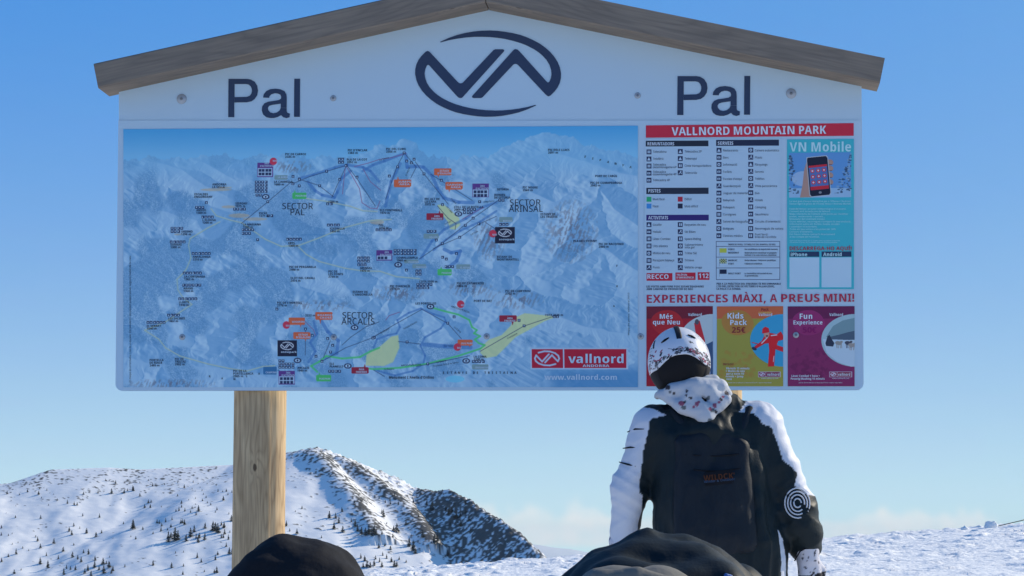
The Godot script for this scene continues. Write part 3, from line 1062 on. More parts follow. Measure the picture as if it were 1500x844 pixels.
	# roads
	for r in [[z1, [540, 480, 570, 520, 650, 545, 715, 560, 800, 620, 850, 655, 940, 695, 1040, 690, 1150, 650, 1300, 590, 1450, 550, 1560, 545]], [z1, [1040, 700, 1080, 740, 1150, 780, 1300, 820, 1400, 835, 1500, 838, 1590, 868, 1720, 880]], [z1, [590, 555, 520, 590, 420, 650, 412, 690, 425, 760, 400, 820, 375, 850, 345, 880, 350, 940, 380, 985, 430, 1022, 370, 1060, 280, 1120, 160, 1168]], [z3, [160, 400, 240, 450, 280, 500, 360, 545, 520, 590, 640, 615, 740, 630, 830, 605, 900, 600]], [z1, [1080, 425, 1190, 440, 1330, 470, 1400, 495, 1480, 500]]]:
		sh.line(va(r[1], q, r[0]), 1.7, road, 0.8)
		sh.line(va(r[1], q, r[0] + Vector2(0, 1.2)), 0.8, teal, 0.5)
	# pistes
	for r in [[z1, [1040, 310, 1120, 290, 1240, 250, 1310, 235, 1400, 250, 1440, 270, 1490, 330], 4.0], [z1, [1090, 330, 1130, 380, 1170, 405, 1240, 420, 1255, 390, 1280, 310, 1330, 270], 4.2], [z2, [-60, 270, 0, 235, 60, 215, 170, 172], 4.0], [z2, [180, 175, 190, 250, 235, 245, 280, 250, 330, 300, 360, 370, 395, 425, 480, 450, 560, 452], 5.0], [z2, [70, 470, 80, 420, 100, 330, 150, 230], 4.5], [z2, [690, 452, 600, 482, 520, 542, 400, 602, 330, 670, 270, 765], 3.8], [z2, [690, 500, 600, 560, 490, 610, 410, 660, 340, 720], 3.2], [z4, [0, 500, 20, 452, 80, 430, 130, 420, 150, 385, 135, 345, 200, 305, 270, 280, 340, 312, 400, 330, 408, 352, 380, 392, 290, 442, 265, 490, 290, 545, 280, 590, 220, 630, 120, 655, 60, 640, 0, 620], 2.8], [z4, [285, 482, 400, 492, 545, 498], 6.0], [z3, [1120, 350, 1140, 420, 1100, 470, 1130, 520, 1090, 580], 3.6], [z3, [1160, 340, 1200, 410, 1260, 460, 1250, 530, 1180, 560], 5.0], [z2, [400, 715, 440, 735, 490, 725, 470, 780, 420, 820], 5.0]]:
		sh.line(va(r[1], q, r[0]), r[2], blue, 0.62)
	for r in [[z1, [1305, 245, 1340, 300, 1380, 370, 1395, 450, 1440, 480, 1480, 485, 1496, 440]], [z1, [1300, 245, 1290, 340, 1285, 400]], [z1, [1350, 245, 1430, 225, 1490, 205, 1560, 195, 1640, 172]], [z1, [1400, 260, 1440, 330, 1500, 380]], [z2, [500, 545, 560, 510, 620, 480]], [z3, [1070, 350, 1120, 400, 1130, 430]], [z4, [150, 300, 90, 320, 70, 345]]]:
		sh.line(va(r[1], q, r[0]), 0.9, red, 0.9)
	sh.line(va([330, 275, 400, 295, 480, 315, 540, 345, 555, 385, 582, 402, 566, 420, 600, 436, 570, 455, 592, 475, 625, 486, 600, 506, 480, 545, 300, 590, 150, 612, 0, 620, -60, 612], q, z4), 2.6, green, 0.9)
	sh.line(va([1490, 500, 1440, 520, 1380, 552, 1280, 560, 1190, 546, 1150, 578, 1105, 602, 1140, 635], q, z3), 2.8, green, 0.85)
	# lifts
	for r in [[z1, [712, 566, 865, 442, 995, 330]], [z1, [1005, 340, 1100, 300, 1200, 270, 1305, 238]], [z1, [1305, 240, 1250, 360, 1225, 420]], [z1, [1310, 240, 1370, 320, 1470, 470]], [z1, [1040, 315, 1150, 350, 1235, 415]], [z2, [172, 170, 130, 250, 70, 430]], [z2, [175, 172, 240, 250, 210, 310]], [z2, [235, 220, 285, 290, 420, 460]], [z2, [320, 290, 385, 330, 555, 440]], [z2, [700, 440, 560, 540, 390, 680, 260, 770]], [z2, [690, 530, 590, 575, 485, 648, 340, 710]], [z2, [630, 565, 690, 605]], [z4, [0, 440, 120, 370, 275, 285]], [z4, [275, 285, 420, 365, 495, 450]], [z4, [600, 520, 845, 380, 1010, 325]], [z4, [0, 625, 60, 660]], [z4, [240, 605, 540, 545]], [z4, [140, 465, 190, 470, 265, 480]], [z3, [1280, 485, 1330, 440, 1420, 380, 1490, 355]], [z3, [1160, 580, 1300, 500, 1450, 445, 1500, 415]], [z3, [1175, 555, 1215, 460]], [z3, [1075, 395, 1072, 540]], [z2, [360, 470, 420, 540, 465, 570, 460, 605]]]:
		sh.line(va(r[1], q, r[0]), 0.75, black, 0.9)
	# little black lift numbers and pictogram blocks
	for e in [[z1, 1005, 300], [z1, 1040, 315], [z1, 1005, 340], [z1, 1042, 352], [z1, 1195, 270], [z1, 1303, 238], [z1, 1365, 305], [z1, 1268, 318], [z1, 1155, 352], [z1, 865, 442], [z2, 172, 168], [z2, 187, 215], [z2, 227, 205], [z2, 212, 225], [z2, 135, 247], [z2, 90, 300], [z2, 285, 288], [z2, 382, 325], [z2, 595, 447], [z2, 388, 463], [z2, 560, 540], [z2, 592, 572], [z2, 517, 580], [z2, 485, 648], [z2, 388, 682], [z2, 355, 663], [z2, 467, 740], [z2, 390, 760], [z2, 412, 770], [z4, 190, 65], [z4, 455, 327], [z4, 420, 362], [z4, 818, 347], [z4, 846, 378], [z4, 190, 467], [z4, 305, 590], [z4, 5, 443], [z3, 1075, 395], [z3, 1112, 430], [z3, 1200, 448], [z3, 1227, 487], [z3, 1215, 523], [z3, 1132, 547], [z3, 1165, 575], [z3, 1455, 445], [z3, 912, 282], [z1, 515, 445], [z1, 805, 656]]:
		var c: Vector2 = e[0] + Vector2(e[1], e[2]) * q
		sh.rect(c.x - 2, c.y - 2, c.x + 2, c.y + 2, black)
		sh.rect(c.x - 0.7, c.y - 0.9, c.x + 0.7, c.y + 0.9, light)
	for e in [[z1, 790, 322, 4, 4], [z1, 795, 396, 2, 1], [z1, 450, 465, 3, 1], [z1, 485, 520, 4, 1], [z1, 668, 475, 4, 1], [z1, 310, 583, 4, 1], [z1, 310, 600, 3, 1], [z1, 305, 660, 5, 1], [z1, 430, 727, 6, 1], [z1, 715, 593, 4, 1], [z1, 715, 613, 3, 1], [z1, 860, 514, 2, 1], [z1, 1258, 195, 2, 2], [z1, 1200, 568, 4, 1], [z1, 968, 648, 5, 1], [z1, 1370, 755, 4, 2], [z1, 1370, 793, 3, 1], [z1, 1195, 448, 2, 1], [z2, 16, 597, 5, 1], [z2, 505, 483, 4, 1], [z2, 505, 501, 3, 1], [z2, 302, 605, 3, 1], [z2, 705, 568, 3, 1], [z2, 118, 713, 7, 2], [z2, 403, 805, 3, 1], [z2, 240, 828, 2, 1], [z2, 700, 432, 2, 1], [z3, 378, 70, 6, 1], [z3, 375, 138, 6, 1], [z3, 353, 215, 6, 1], [z3, 290, 308, 4, 1], [z3, 172, 348, 6, 1], [z3, 920, 565, 2, 1], [z3, 920, 583, 5, 2], [z3, 1202, 623, 4, 1], [z4, 245, 138, 5, 1], [z4, 245, 156, 4, 1], [z4, 552, 570, 4, 1], [z4, 1005, 320, 2, 1], [z4, 240, 62, 2, 2]]:
		for r in e[4]:
			for cc in e[3]:
				var c: Vector2 = e[0] + Vector2(e[1] + cc * 18.5, e[2] + r * 18.0) * q
				sh.rect(c.x, c.y, c.x + 4.1, c.y + 3.9, black)
				sh.rect(c.x + 1.2, c.y + 1.0, c.x + 2.8, c.y + 2.9, light)
	# eyes of the webcam marks
	for e in [[z1, 852, 414], [z2, 478, 516], [z2, 143, 802], [z3, 1352, 387], [z3, 1028, 571], [z3, 1312, 602], [z4, 323, 270], [z4, 143, 34], [z4, 520, 574]]:
		var c: Vector2 = e[0] + Vector2(e[1], e[2]) * q
		sh.ellipse(c.x, c.y, 5.6, 3.8, black)
		sh.ellipse(c.x, c.y, 3.6, 2.2, light)
		sh.ellipse(c.x, c.y, 1.4, 1.4, black)
	# coloured call-outs
	var orange := ink(168, 84, 66)
	var wine := ink(112, 40, 62)
	var purple := ink(72, 52, 118)
	var grey := ink(92, 124, 142)
	var leaf := ink(58, 150, 96)
	for e in [[580, 263, 605, 274, orange, 586, 259], [638.6, 247, 664, 257, orange, 645, 261], [655, 267, 680, 278, orange, 661, 283], [425, 466, 449, 476.5, orange, 443, 481], [464.6, 458, 490, 469, orange, 472, 476], [432, 487, 457, 497, orange, 450, 501], [673, 498.6, 694.7, 507, orange, 691, 510], [628, 313.5, 652.5, 323.4, wine, 647, 309], [517, 538.5, 542, 548, wine, 537, 534], [734.6, 463.4, 760, 473, wine, 754, 478], [431, 282, 451.6, 291, leaf, 435, 278], [644.6, 395, 665.5, 404, leaf, 650, 392], [465, 550, 487, 559, leaf, 470, 546], [404.6, 256, 424, 262.6, grey, 420, 262], [734, 319.5, 753, 327, grey, 740, 325], [624, 343.5, 646, 351, grey, 640, 350], [596, 381, 616.5, 386.4, grey, 600, 385], [608, 388, 628, 394, grey, 612, 393], [672, 388.6, 692, 395, grey, 676, 394], [694, 534.5, 718, 541.5, grey, 700, 540], [387, 538, 407, 549.5, ink(44, 92, 142), 410, 542]]:
		sh.rect(e[0], e[1] + 0.7, e[2], e[3] - 0.7, e[4])
		sh.rect(e[0] + 0.7, e[1], e[2] - 0.7, e[3], e[4])
		sh.poly(PackedVector2Array([Vector2(e[5] - 2.4, (e[1] + e[3]) / 2), Vector2(e[5] + 2.4, (e[1] + e[3]) / 2), Vector2(e[5], e[6])]), e[4])
	for e in [[379, 237, 402, 258, 4, 2], [694.7, 270, 718.7, 290, 4, 2], [555, 367, 578, 382.6, 3, 1], [410, 543.7, 434, 564, 4, 2]]:
		sh.rect(e[0], e[1], e[2], e[3], purple)
		sh.rect(e[0] + 0.7, e[1] + 8.6, e[2] - 0.7, e[3] - 0.7, ink(122, 154, 192))
		for r in e[5]:
			for c in e[4]:
				sh.rect(e[0] + 2.2 + c * 5.0, e[1] + 9.8 + r * 5.2, e[0] + 6.2 + c * 5.0, e[1] + 13.6 + r * 5.2, black)
	for e in [[728, 334, 756.7, 358], [408.5, 499, 437, 522.6]]:
		sh.rect(e[0], e[1], e[2], e[3], ink(30, 36, 58))
		var c := Vector2((e[0] + e[2]) / 2, e[1] + 8.5)
		mini_emblem(sh, c, 10.0, ink(150, 170, 196))
	for e in [[402.8, 235.5], [724.7, 343.7], [422, 477], [678.5, 447], [673, 509.6]]:
		sh.ellipse(e[0], e[1], 5.4, 5.4, ink(150, 52, 78))
	# logo plates, bottom right
	var lw := ink(128, 156, 192)
	var lr := ink(132, 34, 58)
	sh.rect(779, 510.5, 920.5, 542, lw)
	sh.rect(781, 512.5, 826, 539.5, lr)
	sh.rect(828.5, 512.5, 918, 539.5, lr)
	mini_emblem(sh, Vector2(803.5, 526), 19.0, lw)
	# lake
	sh.ellipse(669, 556, 14, 5, ink(84, 160, 205), 0.8)
	var mp := part("map_print", print_quad(180.5, 189.2, 934.5, 567.5, 0.005, 5.0), sh.material(), panel)
	# lettering on the map
	var labels := [[z1, 950, 182, "PIC DE CARROI|2335 m"], [z1, 1302, 160, "PIC D'ENCLAR|2383 m"], [z1, 1297, 212, "PLA DE LA COT|2052 m"], [z1, 540, 352, "ANDORRA|LA VELLA"], [z1, 440, 407, "ESCALDES|ENGORDANY"], [z1, 670, 459, "SISPONY|1075 m"], [z1, 450, 497, "ANYÓS|1300 m"], [z1, 485, 552, "L'ALDOSA|1200 m"], [z1, 803, 514, "ESCÀS|1271 m"], [z1, 713, 577, "LA MASSANA|1200 m"], [z1, 888, 337, "LA CAUBELLA|1680 m"], [z1, 365, 617, "ORDINO|1298 m"], [z1, 305, 690, "SORNÀS|1300 m"], [z1, 1200, 600, "XIXERELLA|1450 m"], [z1, 968, 682, "ERTS|1360 m"], [z1, 430, 759, "ANSALONGA|1310 m"], [z1, 973, 816, "PIC DE PERGANELA|2498 m"], [z1, 1192, 449, "1780 m"], [z1, 1370, 822, "ARINSAL|1475 m"],
		[z2, 60, 153, "PIC DEL CUBIL|2358 m"], [z2, 970, 158, "PIC DELS LLACS|2691 m"], [z2, 1235, 305, "PORT DE CABÚS"], [z2, 1208, 343, "PIC DE COMAPEDROSA|2942 m"], [z2, 683, 380, "SETÚRIA"], [z2, 828, 369, "PIC NEGRE|2569 m"], [z2, 668, 411, "BORDES|DE SETÚRIA"], [z2, 277, 434, "PIC ALT DE|LA CAPA|2572 m"], [z2, 442, 479, "COLL DE LA BOTELLA|2069 m"], [z2, 25, 497, "ELS FONTANALS|1970 m"], [z2, 928, 519, "ESTANY DE|LES TRUITES"], [z2, 18, 580, "PAL|1550 m"], [z2, 1112, 670, "PLA DE L'ESTANY"], [z2, 1255, 687, "PIC DE RACOFRED|2860 m"], [z2, 683, 759, "ESTANY DE|MONTMANTELL"], [z2, 118, 764, "COMALLEMPLA|1960 m"],
		[z3, 1193, 74, "PIC DE|LES FONTS|2749 m"], [z3, 980, 111, "CLOT DEL CAVALL|2474 m"], [z3, 382, 103, "LA CORTINADA|1362 m"], [z3, 378, 169, "ARANS|1360 m"], [z3, 353, 247, "LLORTS|1430 m"], [z3, 293, 338, "LES SALINES|1462 m"], [z3, 172, 380, "EL SERRAT|1540 m"], [z3, 905, 250, "PIC DE L'HORTELL|2776 m"], [z3, 1330, 189, "ESTANY DE|L'ANGONELLA"], [z3, 1063, 321, "2222 m"], [z3, 188, 572, "PORTELLA|DE RIALB|2495 m"], [z3, 330, 566, "PIC DE|TRISTAI|2902 m"], [z3, 658, 633, "PIC DE LA|PORTELLANCA|2905 m"], [z3, 1018, 616, "ARCALÍS|1940 m"], [z3, 1200, 593, "ELS|PLANELLS"],
		[z4, 245, 131, "COTA 1500 m"], [z4, 82, 157, "PIC D'ARCALÍS|2776 m"], [z4, 457, 141, "PIC DE CATAPERDÍS|2804 m"], [z4, 730, 184, "PIC DE CABEYROU|2752 m"], [z4, 553, 240, "PORT DE RAT"], [z4, 225, 254, "LES PORTELLES"], [z4, 952, 319, "COTA 2625 m"], [z4, 552, 553, "LA COMA|2200 m"]]
	for e in labels:
		var rows: PackedStringArray = e[3].split("|")
		for k in rows.size():
			var p: Vector2 = e[0] + Vector2(e[1], e[2] + k * 15.0) * q
			type("dark", rows[k], p.x, p.y, 3.1, 0.0, true)
	for e in [["SECTOR", 413.5, 306.5, 45.0], ["PAL", 425.5, 315.3, 20.5], ["SECTOR", 747.0, 301.3, 45.0], ["ARINSAL", 745.5, 310.4, 49.5], ["SECTOR", 501.6, 466.5, 44.5], ["ARCALÍS", 500.0, 475.6, 48.5]]:
		type("dark", e[0], e[1], e[2], 8.6, e[3], false)
	type("dark", "Monument L'Anella d'Ordino", 569.6, 555, 4.0, 66.0)
	var spaced := "ESTANYS DE TRISTAINA"
	for i in spaced.length():
		type("dark", spaced[i], 649.0 + i * 5.5, 547.8, 3.4)
	var esp := "ESPANYA"
	for i in 7:
		type("dark", esp[i], 856.0 + i * 11.0, 231.0 + i * 2.5, 3.2, 0.0, true, 0.25)
	for e in [["R", 306, 553], ["A", 324, 556], ["N", 342, 557], ["Ç", 360, 552], ["A", 378, 549], ["F", 903, 391], ["R", 903, 421], ["A", 898, 450]]:
		type("dark", e[0], e[1], e[2], 3.0)
	for e in [["MEGAVERDA", 661, 450, 28, 0.33], ["MEGAVERDA", 588, 537, 29, -0.06], ["La Serra", 556, 236, 14, -0.3], ["La Capa", 654, 303, 12, 0.9], ["Creussans", 744, 497, 16, -0.5], ["La Basera", 558, 489, 14, -0.5], ["Portella d'Arcalís", 592, 483, 22, -0.5], ["La Coma", 665, 480, 12, 0.7], ["La Basera", 563, 542, 14, 0.0], ["La Botera", 640, 532, 14, -0.2], ["Tristaina fins a la Serra", 634, 538, 38, -0.16], ["Les Fonts", 690, 345, 12, -0.45], ["El Port", 652, 330, 10, -0.5], ["Josep Serra", 708, 297, 16, -0.08], ["La Tosa", 651, 508, 12, 0.0], ["El Serrat", 596, 258, 14, -1.2], ["Cubil", 660, 292, 10, 0.8]]:
		type("dark", e[0], e[1], e[2], 2.4, e[3], false, e[4])
	type("dark", "El mapa és orientatiu i no és a escala. Els senders i les pistes poden variar segons l'estat de la neu", 191.6, 560, 2.6, 185.0, false, -PI / 2)
	type("dark", "Mapa de pistes. Vallnord 2010", 922.0, 491, 2.2, 62.0, false, -PI / 2)
	type_done("dark", "lettering", mat(ink(20, 28, 54), 0.6), mp)
	for e in [["JUMPS|AREA", 585, 267.6, 15], ["ESTADI|D'ESLÀLOM", 641, 251.5, 20], ["CARVING|AREA", 660, 272, 15], ["WOODPARK", 427.5, 472.8, 19], ["BOARDER|CROSS", 468.5, 463, 17], ["ESTADI|D'ESLÀLOM", 434, 491.6, 20], ["OVA PARK", 675.5, 504.4, 17], ["ÀREA|FREERIDE", 632, 318, 16], ["ÀREA|FREERIDE", 521.5, 542.6, 16], ["ÀREA|FREERIDE", 739, 467.6, 16], ["PEKEPARK", 433, 288.2, 16.5], ["PEKEPARK", 647, 401.2, 16.5], ["PEKEPARK", 467.5, 556.2, 16.5], ["LA BORDA", 407, 261, 15], ["REFUGI", 737, 325, 12.5], ["IGLÚS", 629, 349, 12], ["POLAR BAR", 598.5, 385.3, 15.5], ["PANORAMIC", 610, 392.6, 16], ["EL REFUGI", 674.5, 393.4, 15], ["CREUSSANS BAR", 696, 539.8, 20], ["ÀREA|D'ACTIVITATS", 381, 240.8, 19], ["ÀREA|D'ACTIVITATS", 697, 273.8, 19.5], ["ÀREA|D'ACTIVITATS", 557, 370.8, 19], ["ÀREA|D'ACTIVITATS", 412.5, 547.5, 19], ["NOU!", 399.6, 237, 6.4], ["NOU!", 721.5, 345.2, 6.4], ["NOU!", 418.8, 478.5, 6.4], ["NOU!", 675.3, 448.5, 6.4], ["NOU!", 669.8, 511, 6.4], ["snowpark", 731, 352, 23], ["snowpark", 411.5, 517, 23], ["CAMPING", 389, 547, 16]]:
		var rows: PackedStringArray = e[0].split("|")
		for k in rows.size():
			var wd: float = e[3] if k == rows.size() - 1 else e[3] * rows[k].length() / float(rows[rows.size() - 1].length())
			type("pale", rows[k], e[1] + (e[3] - wd) / 2.0, e[2] + k * 3.7, 2.6, wd, true)
	type("pale", "vallnord", 832.5, 532.0, 12.4, 81.0, true)
	type("pale", "ANDORRA", 853.5, 537.6, 3.4, 39.0, true)
	type("pale", "www.vallnord.com", 797.7, 556.5, 7.4, 106.0, true)
	type_done("pale", "lettering", mat(ink(128, 158, 195), 0.5), mp)

func mini_emblem(sh: Sheet, c: Vector2, half_w: float, col: Color) -> void:
	var k := half_w / 670.0
	var f := func(list: Array, w: float):
		var pts := []
		for i in range(0, list.size(), 2):
			pts.append(c + Vector2(list[i] - 719.0, list[i + 1] - 425.0) * k)
		sh.line(pts, w, col)
	var lw := maxf(0.9, half_w * 0.13)
	f.call([1150, 715, 850, 790, 560, 775, 300, 690, 140, 560, 95, 420, 165, 270, 465, 590, 820, 215], lw)
	f.call([288, 135, 588, 60, 878, 75, 1138, 160, 1298, 290, 1343, 430, 1273, 580, 973, 260, 618, 635], lw)

func legend_print(panel: Node3D) -> void:
	var r := Rect2(944, 178, 200, 268)
	var sh := Sheet.new(r, 2.5, ink(122, 153, 188))
	var black := ink(34, 44, 76)
	var pale := ink(128, 158, 195)
	var crimson := ink(132, 36, 58)
	# sub-heading bars
	for e in [[946, 206, 1038, 214.6, ink(30, 40, 58)], [1049, 205.2, 1141, 214, ink(30, 40, 66)], [946.6, 275, 1038.3, 284, ink(32, 42, 62)], [946.6, 314.6, 1038.5, 323, ink(40, 36, 96)]]:
		sh.rect(e[0], e[1], e[2], e[3], e[4])
	var cols := [[950.6, 222.3, 5], [996.8, 222.0, 4], [1053.4, 220.5, 13], [1100.0, 220.4, 13], [950.6, 329.3, 7], [997.0, 329.3, 7]]
	var r2 := RandomNumberGenerator.new()
	r2.seed = 5
	for c in cols:
		for k in c[2]:
			var y: float = c[1] + k * 10.42
			sh.rect(c[0] - 3.6, y - 3.6, c[0] + 3.6, y + 3.6, black)
			var kind := r2.randi() % 5
			if kind == 0:
				sh.ellipse(c[0], y, 2.2, 2.2, pale)
				sh.ellipse(c[0], y, 0.9, 0.9, black)
			elif kind == 1:
				sh.rect(c[0] - 2.0, y - 2.0, c[0] - 0.5, y + 2.2, pale)
				sh.rect(c[0] + 0.5, y - 2.0, c[0] + 2.0, y + 2.2, pale)
			elif kind == 2:
				sh.poly(PackedVector2Array([Vector2(c[0], y - 2.4), Vector2(c[0] + 2.5, y + 2.2), Vector2(c[0] - 2.5, y + 2.2)]), pale)
			elif kind == 3:
				sh.rect(c[0] - 2.3, y - 1.2, c[0] + 2.3, y + 1.6, pale)
				sh.ellipse(c[0], y + 0.2, 0.8, 0.8, black)
			else:
				sh.line([Vector2(c[0] - 2.2, y + 2.0), Vector2(c[0] + 0.3, y - 0.6), Vector2(c[0] + 2.2, y + 1.4)], 1.0, pale)
				sh.ellipse(c[0] + 0.8, y - 1.8, 0.9, 0.9, pale)
	for e in [[950.6, 292, ink(34, 128, 98)], [950.6, 302.2, ink(44, 106, 178)], [997, 292, ink(128, 40, 62)], [997, 302.2, ink(30, 40, 66)]]:
		sh.rect(e[0] - 3.6, e[1] - 3.6, e[0] + 3.6, e[1] + 3.6, e[2])
	# avalanche flags
	for y in [353.9, 361.3, 376.8, 392.6, 409.5]:
		sh.line([Vector2(1049.6, y), Vector2(1142.4, y)], 0.7, black)
	for x in [1049.6, 1142.4]:
		sh.line([Vector2(x, 353.9), Vector2(x, 409.5)], 0.7, black)
	sh.rect(1054.5, 363.8, 1064.8, 370.2, ink(128, 148, 70))
	for i in 6:
		for j in 4:
			sh.rect(1054.5 + i * 1.72, 379.4 + j * 1.6, 1056.2 + i * 1.72, 381.0 + j * 1.6, black if (i + j) % 2 else ink(128, 148, 70))
	sh.rect(1054.5, 394.6, 1064.8, 401.2, ink(28, 38, 64))
	for y in [363.8, 379.4, 394.6]:
		sh.line([Vector2(1054.3, y), Vector2(1054.3, y + 10.5)], 0.6, ink(90, 112, 140))
	# rescue plates
	for e in [[947, 400, 985, 411.4], [989.5, 399.2, 1019, 410], [1022.2, 398.6, 1039.2, 409.7]]:
		sh.rect(e[0], e[1], e[2], e[3], crimson)
	var lp := part("legend_print", print_quad(944, 203.5, 1144, 446, 0.005, 0.9), null, panel)
	# re-fit: the sheet covers photo rows 203.5 to 446
	var crop := sh.im.get_region(Rect2i(0, int((203.5 - r.position.y) * 2.5), sh.im.get_width(), int((446 - 203.5) * 2.5)))
	sh.im = crop
	lp.material_override = sh.material()
	var bar := part("title_bar", plate(outline([946.2, 184.0, 1250.6, 180.6, 1250.6, 199.2, 946.2, 202.0]), 0.0048, 0.0048), mat(ink(138, 36, 60), 0.5), panel)
	type("title", "VALLNORD MOUNTAIN PARK", 984, 198.4, 11.8, 226.5, true, -0.011)
	type_done("title", "lettering", mat(ink(142, 166, 200), 0.5), bar)
	for e in [["EXPERIENCES", 947.4, 443.8, 119.0], ["MÀXI,", 1073.6, 443.1, 48.4], ["A", 1127.9, 442.8, 10.7], ["PREUS", 1144.5, 442.7, 56.3], ["MINI!", 1207.0, 442.3, 44.6]]:
		type("exp", e[0], e[1], e[2], 11.6, e[3], true, -0.0055)
		type_done("exp", "slogan_word", mat(ink(120, 38, 66), 0.5), panel)
	var t := func(list: Array, x: float, y: float):
		for k in list.size():
			var rows: PackedStringArray = list[k].split("|")
			for j in rows.size():
				type("l", rows[j], x, y + k * 10.42 + 1.5 + (j - (rows.size() - 1) * 0.5) * 3.7, 3.0, 0.0, false)
	t.call(["Telecabina", "Telefèric", "Telecadira|desembragable 6P", "Telecadira|desembragable 4P", "Telecadira 4P"], 956.5, 222.3)
	t.call(["Telecadira 2P", "Teleesquí", "Cinta transportadora", "Telecorda"], 1003.0, 222.0)
	t.call(["Molt fàcil", "Fàcil"], 956.5, 292)
	t.call(["Difícil", "Molt difícil"], 1003.0, 292)
	t.call(["Gicafer", "Heliski", "Làser Combat", "Llits elàstics", "Motos de neu", "Parapent biplaça", "Ponis"], 956.5, 329.3)
	t.call(["Raquetes de neu", "Ski Bikes", "Speed Riding", "Submarinisme|sota gel", "Trikke Ski", "Trineus", "Vehicle oruga"], 1003.0, 329.3)
	t.call(["Restaurants", "Bars", "Informació", "Forfets", "Escoles d'esquí", "Guardaesquís", "Lloguer de material", "Babyclub", "Pekepark", "Consignes", "Servei de fotografia", "Botigues", "Centres mèdics"], 1059.3, 220.5)
	t.call(["Caixers automàtics", "Pluvis", "Pàrquings", "Serveis", "Telèfon", "Vista panoràmica", "Bus", "Hotels", "Càmping", "Gasolinera", "Circuits d'orientació", "Recorreguts de natura", "Punt Verd:|àrea de recollida"], 1106.0, 220.4)
	for e in [["ÍNDEX DE PERILL  ESTABILITAT DEL MANTELL DE NEU", 1067, 359.4, 2.2, 69], ["FEBLE", 1067, 366.6, 2.4, 0], ["MODERAT", 1067, 371.6, 2.4, 0], ["Ben estabilitzat a la majoria dels vessants.", 1091, 366.4, 2.2, 49], ["Moderadament estabilitzat en pendents", 1091, 371.6, 2.2, 47], ["inclinats. A la resta està ben estabilitzat.", 1091, 374.9, 2.2, 47], ["MARCAT", 1067, 382.8, 2.4, 0], ["FORT", 1067, 387.8, 2.4, 0], ["Moderadament / feblement estabilitzat.", 1091, 382.6, 2.2, 46], ["Feblement estabilitzat.", 1091, 387.6, 2.2, 26], ["MOLT FORT", 1067, 402, 2.4, 0], ["La inestabilitat del mantell de neu", 1091, 401.8, 2.2, 40], ["és generalitzada.", 1091, 405.2, 2.2, 20], ["LES PISTES AMB FONS FOSC ESTAN EQUIPADES", 947, 421.2, 2.7, 84], ["AMB CANONS DE PRODUCCIÓ DE NEU", 947, 425.0, 2.7, 68], ["PER A LA PRÀCTICA DEL FREERIDE ÉS RECOMANABLE", 1049.8, 417.2, 2.7, 94], ["L'ÚS DEL DETECTOR DE VÍCTIMES D'ALLAU (DVA),", 1049.8, 421.0, 2.7, 85], ["LA PALA I LA SONDA.", 1049.8, 424.8, 2.7, 36]]:
		type("l", e[0], e[1], e[2], e[3], e[4], true)
	type_done("l", "lettering", mat(ink(24, 32, 60), 0.6), lp)
	type("w", "REMUNTADORS", 948.6, 213.0, 4.6, 39, true)
	type("w", "SERVEIS", 1051.6, 212.2, 4.8, 22.5, true)
	type("w", "PISTES", 949.8, 282.0, 4.8, 17.8, true)
	type("w", "ACTIVITATS", 949.8, 321.4, 4.8, 28.8, true)
	type("w", "RECCO", 948.3, 408.6, 6.6, 31, true)
	type("w", "TELÈFON", 991.2, 404.0, 2.7, 15, true)
	type("w", "D'EMERGÈNCIA", 991.2, 408.0, 2.7, 25.5, true)
	type("w", "112", 1023.4, 407.4, 6.6, 14.6, true)
	type_done("w", "lettering", mat(ink(140, 164, 198), 0.5), lp)

